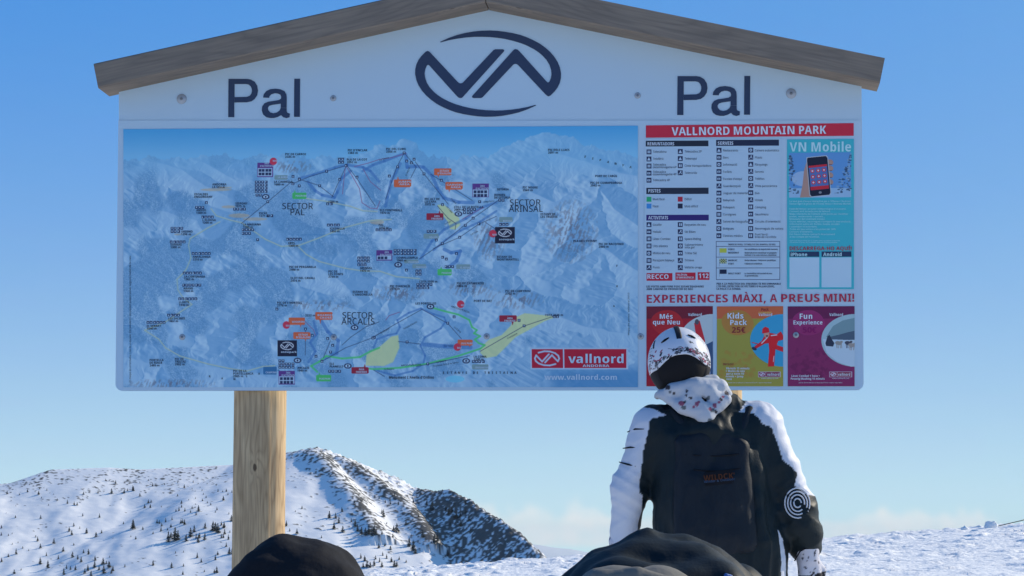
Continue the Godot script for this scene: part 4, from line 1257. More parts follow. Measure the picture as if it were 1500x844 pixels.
func mobile_print(panel: Node3D) -> void:
	var r := Rect2(1153, 204, 98, 220)
	var sh := Sheet.new(r, 3.0, ink(46, 136, 166))
	# picture: blue sky, snowy trees, a hand holding a phone
	sh.rect(1156, 223.7, 1247, 289.7, ink(66, 114, 176))
	sh.rect(1156, 276, 1247, 289.7, ink(104, 142, 186))
	var r2 := RandomNumberGenerator.new()
	r2.seed = 9
	for i in 160:
		var lft := r2.randf() < 0.5
		var y := r2.randf_range(226, 284)
		var x := r2.randf_range(1156.5, 1156.5 + (y - 215) * 0.2) if lft else r2.randf_range(1246.5 - (y - 225) * 0.42, 1246.5)
		sh.ellipse(x, y, r2.randf_range(0.8, 2.2), r2.randf_range(0.6, 1.6), ink(40, 62, 92) if r2.randf() < 0.6 else ink(96, 130, 168), 0.8)
	sh.ellipse(1176, 262, 16, 11, ink(116, 146, 186), 0.8)
	var skin := ink(122, 108, 112)
	sh.poly(v2([1182, 236, 1187, 232, 1190, 240, 1188, 262, 1192, 289, 1172, 289.6, 1176, 270, 1178, 250]), skin)
	for y in [238, 247, 257, 267]:
		sh.ellipse(1216, y, 5.0, 4.0, skin, 1.0, 0.3)
		sh.line([Vector2(1212, y + 4.0), Vector2(1219, y + 3.4)], 0.8, ink(70, 56, 68))
	var ph := func(x: float, y: float) -> Vector2: return Vector2(1199.5, 258) + Vector2(x, y).rotated(-0.09)
	sh.poly(PackedVector2Array([ph.call(-15, -29), ph.call(14, -29), ph.call(16, -26), ph.call(16, 26), ph.call(14, 30), ph.call(-13, 30), ph.call(-16, 27), ph.call(-16, -26)]), ink(130, 148, 172))
	sh.poly(PackedVector2Array([ph.call(-14, -28), ph.call(13, -28), ph.call(15, -25), ph.call(15, 26), ph.call(13, 29), ph.call(-13, 29), ph.call(-15, 26), ph.call(-15, -25)]), ink(26, 34, 54))
	sh.poly(PackedVector2Array([ph.call(-13.4, -16), ph.call(13.4, -16), ph.call(13.4, 20), ph.call(-13.4, 20)]), ink(60, 88, 148))
	sh.poly(PackedVector2Array([ph.call(-13.4, -16), ph.call(13.4, -16), ph.call(13.4, -13), ph.call(-13.4, -13)]), ink(140, 40, 58))
	sh.poly(PackedVector2Array([ph.call(-13.4, 15), ph.call(13.4, 15), ph.call(13.4, 20), ph.call(-13.4, 20)]), ink(140, 40, 58))
	for i in 3:
		for j in 3:
			var c: Vector2 = ph.call(-8.5 + i * 8.5, -8 + j * 8.5)
			sh.ellipse(c.x, c.y, 3.0, 2.8, ink(140, 50, 66))
			sh.ellipse(c.x, c.y, 1.4, 1.3, ink(136, 156, 190))
	var c2: Vector2 = ph.call(0, 24.5)
	sh.ellipse(c2.x, c2.y, 2.2, 1.8, ink(90, 104, 128))
	# headings above two blank squares (the codes are left out)
	for x in [1156.7, 1203.6]:
		sh.rect(x, 369, x + 43.6, 376.8, ink(34, 50, 82))
		sh.rect(x, 377.6, x + 43.6, 421.2, ink(126, 160, 194))
	var mp := part("phone_advert", print_quad(1153, 204.4, 1251, 423.6, 0.005, 1.0), sh.material(), panel)
	type("m", "VN Mobile", 1156.8, 222.0, 13.4, 90.0, true)
	for e in [["iPhone", 1158.5, 375.4, 5.0, 24], ["Android", 1206, 375.2, 5.0, 27]]:
		type("m", e[0], e[1], e[2], e[3], e[4], true)
	var lines := ["La teva guia d'esquí interactiva per a l'iPhone i l'Android.", "Descarrega't-la gratis de l'iTunes Store i l'Android Market.", "", "Estat del temps i previsió meteorològica al moment.", "Connexió amb les webcams de Vallnord.", "Mapa interactiu de l'estació amb punts per localitzar", "pistes, restaurants i serveis...", "Mesurador del rendiment d'esquí.", "Grava velocitat, recorreguts i compara la teva evolució.", "Informació sobre els forfets, hotels, escoles", "i calendari d'activitats.", "Troba els teus amics a les pistes per GPS.", "Concurs d'itineraris.", "Fes fotos i vídeos i penja'ls directament", "al teu compte del Facebook."]
	for k in lines.size():
		if lines[k] != "":
			type("m", lines[k], 1156.8, 296.0 + k * 3.72, 2.3, minf(90.0, lines[k].length() * 1.62), false)
	type("m", "Aplicació disponible per a mòbils amb connexió a internet", 1156.8, 353.4, 1.5, 74, false)
	type("m", "Consulteu el preu de les dades amb el vostre operador", 1156.8, 355.8, 1.5, 70, false)
	type_done("m", "lettering", mat(ink(126, 168, 196), 0.5), mp)
	type("d", "DESCARREGA-HO AQUÍ!", 1156.8, 366.8, 5.6, 91, true)
	type_done("d", "lettering", mat(ink(112, 38, 58), 0.5), mp)

func posters(panel: Node3D) -> void:
	var xs := [[947.0, 1044.3], [1050.2, 1147.3], [1154.0, 1252.0]]
	var fields := [ink(116, 32, 48), ink(112, 118, 64), ink(94, 40, 84)]
	var heads := [ink(82, 34, 52), ink(140, 80, 62), ink(74, 34, 72)]
	var blobs := [ink(126, 38, 50), ink(126, 100, 60), ink(104, 42, 94)]
	var titles := [["Més", "que Neu"], ["Kids", "Pack"], ["Fun", "Experience"]]
	var white := mat(ink(142, 166, 198), 0.5)
	for k in 3:
		var x0: float = xs[k][0]
		var sh := Sheet.new(Rect2(x0, 449, 97.5, 117), 3.0, fields[k])
		var n := noise_of(0.16, 3, 140 + k)
		var r2 := RandomNumberGenerator.new()
		r2.seed = 200 + k
		sh.rect(x0, 449, x0 + 97.5, 467, heads[k])
		var blob_pts := PackedVector2Array()
		for i in 30:
			var a := TAU * i / 30
			blob_pts.append(Vector2(x0 + 30.5 + cos(a) * (23.5 + 1.5 * sin(a * 2.0)), 473 + sin(a) * 18.5))
		# faint pattern of figures
		for i in 70:
			var p := Vector2(x0 + r2.randf_range(4, 58), 527 + r2.randf_range(-14, 26))
			sh.ellipse(p.x, p.y, r2.randf_range(1.5, 5.0), r2.randf_range(1.2, 3.6), fields[k].lerp(blobs[k] if k == 1 else heads[k], 0.8), 0.35, r2.randf() * 3.0)
		sh.poly(blob_pts, blobs[k])
		# picture in a rounded window on the right
		var win := PackedVector2Array()
		for i in 25:
			var a := lerpf(PI * 1.52, PI * 0.5, i / 24.0)
			win.append(Vector2(x0 + 98.5 + cos(a) * 49.5, 498 + sin(a) * (37.5 if a > PI else 39.5)))
		win.append(Vector2(x0 + 99, 537.5))
		win.append(Vector2(x0 + 99, 460))
		if k == 0:
			sh.poly(win, ink(128, 152, 176))
			sh.poly(v2([70, 474, 78, 470, 86, 500, 82, 520, 74, 500], 1.0, Vector2(x0, 0)), ink(140, 42, 56))
			sh.ellipse(x0 + 74, 472, 3, 4, ink(60, 66, 84))
			sh.poly(v2([88, 505, 98, 500, 98, 560, 90, 552], 1.0, Vector2(x0, 0)), ink(46, 70, 108))
		elif k == 1:
			sh.poly(win, ink(44, 122, 172))
			var red := ink(150, 36, 50)
			var w := ink(138, 158, 186)
			sh.poly(v2([72, 487, 88, 490, 94, 486, 97.4, 492, 97.4, 498, 90, 500, 88, 506, 97.4, 509, 97.4, 516, 86, 512, 84, 537, 75, 537.4, 77, 514, 76, 503, 70, 504, 58, 511, 55, 508, 66, 500], 1.0, Vector2(x0, 0)), red)
			sh.ellipse(x0 + 73, 490.5, 4.2, 4.8, ink(140, 116, 118))
			sh.poly(v2([66.5, 489, 67, 482, 71, 479, 76, 481, 77.6, 487, 72, 488], 1.0, Vector2(x0, 0)), red)
			sh.ellipse(x0 + 73.6, 492.5, 1.6, 1.1, ink(60, 40, 56))
			sh.line([Vector2(x0 + 66, 503), Vector2(x0 + 74, 495)], 1.6, w)
			sh.line([Vector2(x0 + 80, 492), Vector2(x0 + 88, 491)], 1.6, w)
			sh.ellipse(x0 + 55, 511, 3.8, 2.2, ink(34, 46, 74), 1.0, 0.4)
			sh.line([Vector2(x0 + 52, 502), Vector2(x0 + 60, 504)], 1.2, red)
			sh.line([Vector2(x0 + 84, 522), Vector2(x0 + 83, 530)], 1.0, w)
		else:
			sh.poly(win, ink(112, 146, 172))
			sh.poly(v2([56, 494, 66, 478, 80, 470, 98, 466, 98, 490, 80, 492], 1.0, Vector2(x0, 0)), ink(84, 116, 138))
			sh.poly(v2([60, 494, 74, 491, 88, 487, 98, 485, 98, 498, 62, 500], 1.0, Vector2(x0, 0)), ink(56, 76, 102))
			sh.poly(v2([51, 497, 98, 499, 98, 537.4, 92, 537.4, 72, 530, 57, 517], 1.0, Vector2(x0, 0)), ink(130, 158, 190))
			sh.poly(v2([55, 503, 58, 493, 61, 491, 64, 497, 68, 503, 66, 508, 56, 507], 1.0, Vector2(x0, 0)), ink(38, 48, 70))
			for d in [[74, 503, ink(104, 112, 122)], [88, 503, ink(52, 60, 80)], [93, 506, ink(110, 116, 126)]]:
				sh.ellipse(x0 + d[0], d[1], 5.0, 2.8, d[2], 1.0, 0.2)
				sh.ellipse(x0 + d[0] + 4.2, d[1] - 1.8, 2.0, 1.6, d[2])
				for l in [-3, -1, 2, 4]:
					sh.line([Vector2(x0 + d[0] + l, d[1] + 1), Vector2(x0 + d[0] + l + 0.8, d[1] + 7)], 1.0, d[2])
		# small logo
		sh.rect(x0 + 60.5, 544.5, x0 + 93.5, 552.6, ink(134, 150, 184))
		sh.rect(x0 + 61.2, 545.2, x0 + 71.6, 551.9, ink(98, 26, 52))
		sh.rect(x0 + 72.4, 545.2, x0 + 92.8, 551.9, ink(98, 26, 52))
		mini_emblem(sh, Vector2(x0 + 66.4, 548.5), 4.2, ink(140, 156, 188))
		var po := part("poster", print_quad(x0, 449, xs[k][1], 566, 0.005, 0.4), sh.material(), panel)
		po.set_meta("label", ["red poster behind the skier's helmet", "yellow poster with a child in a red ski suit", "purple poster with sled dogs"][k])
		var pool := "p%d" % k
		type(pool, titles[k][0], x0 + [19.5, 15.5, 17.5][k], [467.0, 466.8, 467.2][k], [6.8, 8.0, 7.6][k], [19, 23.5, 18.5][k], true)
		type(pool, titles[k][1], x0 + [9.5, 19.5, 8.4][k], [475.4, 476.2, 475.4][k], [6.6, 7.6, 5.8][k], [39.5, 24.5, 42.5][k], true)
		type(pool, "Vallnord", x0 + 61, 463.0, 4.0, 20, true)
		type(pool, "vallnord", x0 + 73.6, 550.6, 4.0, 18, true)
		type(pool, "www.vallnord.com", x0 + 65, 555.2, 1.8, 25, false)
		var small: Array = [["Activitats al Mountain Park"], ["Pàrvuls 15 minuts", "+ Motos de neu", "per a nens 10", "minuts + jump", "nens"], ["Làser Combat 1 hora +", "Passeig Mushing 15 minuts"]][k]
		for i in small.size():
			var y: float = [556.0, 541.2, 552.2][k] + i * [4.0, 3.9, 4.1][k]
			type(pool, small[i], x0 + [8.0, 14.0, 5.5][k] + (i % 2) * -1.0, y, 2.9, small[i].length() * 1.98, true)
		type(pool, "Aquesta oferta és vàlida per a la temporada 2010-2011, subjecta a disponibilitat", x0 + 16, 561.4, 1.4, 64, false)
		type_done(pool, "lettering", white, po)
		if k == 1:
			type("price", "25€", x0 + 22, 487.6, 8.2, 20, true)
			type("price", "INCLOU:", x0 + 9, 535.2, 3.0, 16, true)
			type("price", "Pack", x0 + 65, 455.4, 3.8, 11, true)
			type_done("price", "lettering", mat(ink(92, 36, 48), 0.5), po)
			type("price2", "momentet", x0 + 61, 459.4, 3.0, 19, true)
			type_done("price2", "lettering", mat(ink(150, 140, 90), 0.5), po)
		elif k == 2:
			type("price", "50€", x0 + 22, 487.6, 8.0, 20, true)
			type_done("price", "lettering", mat(ink(92, 24, 84), 0.5), po)

# ---------------------------------------------------------------- people
var cloth_folds := noise_of(7.0, 3, 301)
var cloth_fine := noise_of(26.0, 2, 302)

func fabric(c: Color, vertex := false, rough := 0.75) -> StandardMaterial3D:
	var m := mat(c, rough, vertex)
	m.normal_enabled = true
	m.normal_texture = normal_tex(0.06, 3.0, 77)
	m.normal_scale = 0.25
	m.uv1_triplanar = true
	m.uv1_scale = Vector3.ONE * 5.0
	if not vertex and c.get_luminance() > 0.3:
		m.rim_enabled = true
		m.rim = 0.15
	return m

func inner_body(p: Node3D, j: Dictionary) -> void:           # the figure inside the clothes: one continuous surface with a face
	var skin := Color(0.42, 0.26, 0.19)
	var dark := Color(0.03, 0.02, 0.018)
	var h: Vector3 = j.head
	var f: Vector3 = j.face
	var up: Vector3 = (h - j.neck).normalized()
	var side := f.cross(up).normalized()
	var bones := [[h + up * 0.025 - f * 0.01, h + up * 0.02, 0.082, 0.082], [h - up * 0.05 + f * 0.03, h - up * 0.02, 0.05, 0.07], [h + f * 0.085 + up * 0.0, h + f * 0.102 - up * 0.03, 0.010, 0.014],
		[h, j.neck, 0.055, 0.055], [j.neck, j.chest, 0.06, 0.11], [j.chest, j.hips, 0.10, 0.085], [j.sl, j.sr, 0.06, 0.06],
		[j.sl, j.el, 0.048, 0.04], [j.el, j.wl, 0.04, 0.03], [j.sr, j.er, 0.048, 0.04], [j.er, j.wr, 0.04, 0.03],
		[j.hips - side * 0.09, j.kl, 0.085, 0.06], [j.kl, j.al, 0.055, 0.04], [j.hips + side * 0.09, j.kr, 0.085, 0.06], [j.kr, j.ar, 0.055, 0.04]]
	for s in [-1.0, 1.0]:
		bones.append([h + side * 0.083 * s - up * 0.01, h + side * 0.086 * s - up * 0.03, 0.012, 0.01])
	var m := blob(bones, 0.008, 0.014, null, func(q: Vector3):
		for s in [-1.0, 1.0]:
			if (q - (h + f * 0.085 + up * 0.012 + side * 0.033 * s)).length() < 0.013:
				return dark
		if absf((q - h).dot(up) + 0.062) < 0.007 and (q - h).dot(f) > 0.05 and absf((q - h).dot(side)) < 0.025:
			return Color(0.35, 0.12, 0.1)
		return skin)
	part("body", m, mat(Color.WHITE, 0.6, true), p)

func glove(p: Node3D, wrist: Vector3, tip_dir: Vector3, thumb_dir: Vector3, back: Vector3, paint: Callable, called := "glove") -> MeshInstance3D:
	var d := tip_dir.normalized()
	var b := back.normalized()
	var s := d.cross(b).normalized()
	if s.dot(thumb_dir) < 0.0:
		s = -s
	var bones := [[wrist - d * 0.05, wrist, 0.056, 0.046], [wrist + d * 0.02 + s * 0.018, wrist + d * 0.085 + s * 0.028, 0.028, 0.024], [wrist + d * 0.02 - s * 0.018, wrist + d * 0.08 - s * 0.028, 0.028, 0.022], [wrist + d * 0.02, wrist + d * 0.08, 0.03, 0.026]]
	var len := [0.075, 0.085, 0.078, 0.06]
	for k in 4:
		var o: float = 0.036 - 0.024 * k
		var root := wrist + d * 0.085 + s * o
		var mid: Vector3 = root + d * len[k] * 0.52 - b * 0.012
		var tip: Vector3 = mid + d * len[k] * 0.36 - b * 0.03
		bones.append([root, mid, 0.0135, 0.0125])
		bones.append([mid, tip, 0.0125, 0.011])
	var t0 := wrist + d * 0.03 + s * 0.035
	var t1 := t0 + d * 0.035 + s * 0.03 - b * 0.01
	bones.append([t0, t1, 0.019, 0.016])
	bones.append([t1, t1 + d * 0.035 + s * 0.004 - b * 0.012, 0.016, 0.013])
	return part(called, blob(bones, 0.004, 0.005, null, paint), fabric(Color.WHITE, true), p)

func skier() -> void:
	var dist := 10.8
	var k := dist / F
	var foot := at(1040, 1137, dist)
	var p := thing("person", Vector3(foot.x, ground(foot.x, -dist), foot.z), "person in white helmet and black jacket with white sleeves facing the sign", "person")
	var base := p.position
	var L := func(px: float, py: float, z := 0.0) -> Vector3:           # a spot on the figure, from the photo, z towards the camera
		return at(px, py, dist - z) - base
	var neck: Vector3 = L.call(1020, 596, -0.01)
	var j := {"head": L.call(997, 540, -0.03), "face": Vector3(-0.15, -0.25, -1).normalized(), "neck": neck, "chest": L.call(1038, 660), "hips": L.call(1052, 830),
		"sl": L.call(958, 622), "sr": L.call(1116, 618), "el": L.call(922, 716, -0.02), "er": L.call(1163, 746, -0.01), "wl": L.call(914, 796, -0.07), "wr": L.call(1180, 800, -0.05)}
	j.kl = Vector3(-0.10, 0.48, -0.03)
	j.kr = Vector3(0.16, 0.48, -0.03)
	j.al = Vector3(-0.13, 0.1, 0.02)
	j.ar = Vector3(0.19, 0.1, 0.02)
	inner_body(p, j)
	# jacket
	var bones := [[L.call(1000, 650), L.call(1010, 810), 0.125, 0.145], [L.call(1080, 650), L.call(1095, 810), 0.125, 0.15], [L.call(1040, 640, 0.03), L.call(1052, 800, 0.05), 0.125, 0.14],
		[L.call(970, 628), L.call(1108, 624), 0.085, 0.085], [L.call(1000, 600), L.call(1060, 596), 0.062, 0.066],
		[L.call(1010, 820), L.call(1012, 885), 0.145, 0.155], [L.call(1098, 815), L.call(1096, 885), 0.145, 0.15], [L.call(1055, 810, 0.04), L.call(1055, 885, 0.05), 0.14, 0.145],
		[L.call(957, 626), j.el, 0.083, 0.07], [j.el, j.wl, 0.07, 0.055], [L.call(1114, 624), L.call(1140, 690), 0.087, 0.078], [L.call(1140, 690), j.er, 0.080, 0.086], [j.er, j.wr, 0.084, 0.066],
		[L.call(1172, 768, 0.02), L.call(1184, 782, 0.0), 0.06, 0.05]]
	var plain_bones := bones.duplicate()
	for e in [[1075, 646, 1088, 668, 1101, 694], [1094, 662, 1103, 690, 1104, 730], [1104, 730, 1106, 760, 1114, 792], [985, 640, 990, 700, 988, 770], [1000, 636, 1040, 630, 1072, 640]]:
		for i in 2:
			var a := surface_of(plain_bones, L.call(e[i * 2], e[i * 2 + 1], 0.0), 0.016)
			var b := surface_of(plain_bones, L.call(e[i * 2 + 2], e[i * 2 + 3], 0.0), 0.016)
			bones.append([a - Vector3(0, 0, 0.004), b - Vector3(0, 0, 0.004), 0.011, 0.012])
	var white_left := []
	for q in v2([860, 560, 946, 597, 956, 598, 976, 609, 952, 614, 949, 632, 942, 661, 936, 722, 942, 726, 941, 748, 936, 766, 934, 850, 860, 850]):
		white_left.append(q)
	var white_right := []
	for q in v2([1082, 604, 1094, 588, 1105, 575, 1250, 560, 1250, 735, 1180, 724, 1163, 711, 1168, 694, 1159, 684, 1147, 676, 1137, 647, 1129, 626, 1115, 622, 1112, 614, 1104, 607]):
		white_right.append(q)
	var hem := []
	for q in v2([1138, 775, 1146, 790, 1150, 815, 1152, 860, 1142, 870, 1143, 820]):
		hem.append(q)
	var to_local := func(list: Array) -> PackedVector2Array:
		var out := PackedVector2Array()
		for q in list:
			var w: Vector3 = L.call(q.x, q.y, 0.06)
			out.append(Vector2(w.x, w.y))
		return out
	var wl: PackedVector2Array = to_local.call(white_left)
	var wr: PackedVector2Array = to_local.call(white_right)
	var wh: PackedVector2Array = to_local.call(hem)
	var elbow_r: Vector3 = j.er
	var elbow_l: Vector3 = j.el
	var fold := func(q: Vector3) -> float:
		var arm := smoothstep(0.20, 0.27, absf(q.x - 0.02))
		var f := lerpf(absf(cloth_folds.get_noise_3d(q.x * 0.9, q.y * 0.28, q.z * 0.9)), absf(cloth_folds.get_noise_3d(q.x * 0.3 + q.y * 0.25, q.y * 0.75 - q.x * 0.5, q.z * 0.3)) * 0.75, arm) * 0.020 - 0.004
		for e in [elbow_r, elbow_l]:
			var d: float = (q - e).length()
			if d < 0.16:
				f += pow(absf(sin(q.y * 62.0 + q.x * 38.0)), 0.6) * 0.010 * (1.0 - d / 0.16)
		return f
	var ink_black := Color(0.011, 0.016, 0.023)
	var off_white := Color(0.62, 0.64, 0.70)
	var jacket := part("jacket", blob(bones, 0.016, 0.006, fold, func(q: Vector3):
		var f := Vector2(q.x, q.y)
		if Geometry2D.is_point_in_polygon(f, wl) or Geometry2D.is_point_in_polygon(f, wr) or Geometry2D.is_point_in_polygon(f, wh):
			return off_white
		return ink_black), fabric(Color.WHITE, true, 0.52), p)
	jacket.set_meta("label", "black jacket with white sleeve panels")
	# seams on the left sleeve
	var seam := mat(lin(0.012, 0.012, 0.015), 0.8)
	for e in [[919, 633, 930, 629.5, 942, 630], [912.6, 657, 923, 656, 934.5, 657], [907, 677, 919, 681, 930.5, 684]]:
		var pts := []
		for i in range(0, e.size(), 2):
			var q: Vector3 = L.call(e[i], e[i + 1], 0.0)
			pts.append(surface_of(bones, q, 0.016) + Vector3(0, 0, 0.002))
		part("seam", tube(pts, [0.002, 0.004, 0.0015], 6), seam, jacket)
	# round badge on the right elbow: rings that follow the sleeve
	var pale := mat(lin(0.6, 0.62, 0.66), 0.7)
	for ring in 4:
		var pts := []
		var rr := [0.054, 0.042, 0.030, 0.016]
		for i in 23:
			var a := -0.6 + 5.6 * i / 22.0 + ring * 0.2
			var q: Vector3 = L.call(1165, 737.5, 0.0) + Vector3(cos(a) * rr[ring] * 0.92, sin(a) * rr[ring] * 1.08, 0)
			pts.append(surface_of(bones, q, 0.016) + Vector3(0, 0, 0.003))
		var rad := []
		rad.resize(23)
		rad.fill(0.0032)
		part("badge_ring", tube(pts, rad, 6), pale, jacket)
	# slim pack on the back: a thing of its own
	var pack := thing("backpack", base + Vector3(0, 0.9, 0.16), "slim dark backpack with small orange lettering on the helmeted skier's back", "backpack")
	var B := func(px: float, py: float, z: float) -> Vector3: return L.call(px, py, z) - Vector3(0, 0.9, 0.16)
	var sack := []
	for e in [[1004, 652, 1006, 796], [1030, 644, 1032, 802], [1058, 644, 1062, 802], [1082, 654, 1090, 794]]:
		sack.append([B.call(e[0], e[1], 0.122), B.call(e[2], e[3], 0.145), 0.044, 0.052])
	sack.append([B.call(1020, 704, 0.155), B.call(1022, 782, 0.165), 0.036, 0.04])
	sack.append([B.call(1048, 700, 0.162), B.call(1050, 786, 0.172), 0.036, 0.04])
	sack.append([B.call(1072, 704, 0.155), B.call(1076, 782, 0.165), 0.036, 0.04])
	var pack_cloth := fabric(lin(0.012, 0.017, 0.024), false, 0.6)
	part("sack", blob(sack, 0.012, 0.006, func(q: Vector3): return absf(cloth_folds.get_noise_3d(q.x * 0.8, q.y * 0.5, q.z)) * 0.012 - 0.003), pack_cloth, pack)
	for e in [[1008, 642, 998, 622, 985, 606, 972, 604], [1080, 642, 1088, 620, 1096, 602, 1102, 600]]:
		var pts := []
		for i in range(0, 8, 2):
			pts.append(surface_of(plain_bones, L.call(e[i], e[i + 1], 0.0), 0.016) - Vector3(0, 0.9, 0.16) + Vector3(0, 0.0, -0.012 if i < 6 else -0.04))
		part("shoulder_strap", tube(pts, [0.022, 0.021, 0.020, 0.018], 8), pack_cloth, pack)
	for e in [[1000, 668, 1088, 666], [1012, 690, 1080, 688]]:
		var pts := []
		for i in 9:
			pts.append(surface_of(sack, B.call(lerpf(e[0], e[2], i / 8.0), lerpf(e[1], e[3], i / 8.0) + 3.0 * sin(PI * i / 8.0), 0.0), 0.012) + Vector3(0, 0, 0.001))
		var rad := []
		rad.resize(9)
		rad.fill(0.003)
		part("zip", tube(pts, rad, 5), seam, pack)
	var patch := part("name_patch", patch_mesh(sack, B.call(1048, 702, 0.0), 0.055, 0.026, 0.012), mat(lin(0.014, 0.014, 0.017), 0.9), pack)
	var tm := TextMesh.new()
	var fb := SystemFont.new()
	fb.font_names = PackedStringArray(["Droid Sans"])
	fb.font_weight = 700
	for e in [["WILDCK'", 0.030, 0.004, lin(0.085, 0.03, 0.014)], ["Winter & Outdoor", 0.014, -0.010, lin(0.04, 0.07, 0.13)]]:
		tm = TextMesh.new()
		tm.text = e[0]
		tm.font = fb
		tm.font_size = 24
		tm.pixel_size = e[1] / 24.0
		tm.depth = 0.0
		var tt := part("lettering", tm, mat(e[3], 0.8), patch)
		tt.position = surface_of(sack, B.call(1048, 702, 0.0), 0.012) + Vector3(0, e[2], 0.010)
		tt.rotation.z = 0.1
	# trousers
	part("trousers", blob([[Vector3(-0.06, 0.86, 0), j.kl, 0.13, 0.10], [j.kl, j.al, 0.10, 0.105], [Vector3(0.14, 0.86, 0), j.kr, 0.13, 0.10], [j.kr, j.ar, 0.10, 0.105], [Vector3(-0.02, 0.88, 0), Vector3(0.1, 0.88, 0), 0.13, 0.13]], 0.015, 0.016, func(q: Vector3): return absf(cloth_folds.get_noise_3dv(q)) * 0.018), fabric(lin(0.03, 0.03, 0.035)), p)
	for a in [j.al, j.ar]:
		part("boot", blob([[a + Vector3(0, 0.06, 0.01), a + Vector3(0, -0.04, 0.0), 0.075, 0.07], [a + Vector3(0, -0.05, 0.05), a + Vector3(0, -0.06, -0.13), 0.055, 0.05]], 0.01, 0.012), mat(lin(0.05, 0.05, 0.055), 0.5), p)
	# gloves: pale cuffs with dark flowers, dark palms
	var wr_p: Vector3 = j.wr
	var spot := noise_of(38.0, 2, 303)
	var glove_paint := func(w: Vector3, dir: Vector3) -> Callable:
		return func(q: Vector3):
			var t := (q - w).dot(dir.normalized())
			if t < 0.07:
				return Color(0.05, 0.05, 0.06) if spot.get_noise_3dv(q) > 0.42 else Color(0.58, 0.57, 0.62)
			return Color(0.5, 0.5, 0.54) if spot.get_noise_3dv(q) > 0.35 else Color(0.025, 0.025, 0.03)
	var dr := Vector3(0.12, -1, -0.12)
	var dl := Vector3(-0.06, -1, -0.2)
	var gr := glove(p, L.call(1183, 815, -0.03), dr, Vector3(-0.4, 0, -1), Vector3(0.5, 0, 1), glove_paint.call(L.call(1183, 815, -0.03), dr))
	var cuff := []
	for i in 17:
		var a := TAU * i / 16
		cuff.append(L.call(1180, 800, -0.04) + Vector3(cos(a) * 0.056, 0.012 * cos(a) + 0.006, sin(a) * 0.056))
	var crad := []
	crad.resize(17)
	crad.fill(0.003)
	part("drawcord", tube(cuff, crad, 5), seam, gr)
	part("drawcord", tube([L.call(1186, 800, 0.025), L.call(1172, 808, 0.035), L.call(1164, 822, 0.03)], [0.003, 0.003, 0.003], 5), seam, gr)
	glove(p, L.call(911, 812, -0.08), dl, Vector3(0.4, 0, -1), Vector3(-0.5, 0, 1), glove_paint.call(L.call(911, 812, -0.08), dl))
	helmet(p, L, bones)
	hood(p, L)

func surface_of(bones: Array, q: Vector3, k: float) -> Vector3:      # the point of the cloth that lies behind q, seen from +z
	var z := 0.4
	while z > -0.3:
		var s := 0.0
		var w := Vector3(q.x, q.y, z)
		for b in bones:
			var ab: Vector3 = b[1] - b[0]
			var t := clampf((w - b[0]).dot(ab) / maxf(ab.length_squared(), 1e-9), 0.0, 1.0)
			s += exp(-((w - b[0] - ab * t).length() - lerpf(b[2], b[3], t)) / k)
		if s > 1.0:
			return w
		z -= 0.002
	return q

func patch_mesh(bones: Array, c: Vector3, hw: float, hh: float, k: float) -> ArrayMesh:
	return grid_mesh(9, 6, func(i: int, j: int):
		var o := Vector2(lerpf(-hw, hw, i / 8.0), lerpf(-hh, hh, j / 5.0)).rotated(0.1)
		return [surface_of(bones, c + Vector3(o.x, o.y, 0), k) + Vector3(0, 0, 0.003), Vector2.ZERO, Color.WHITE])

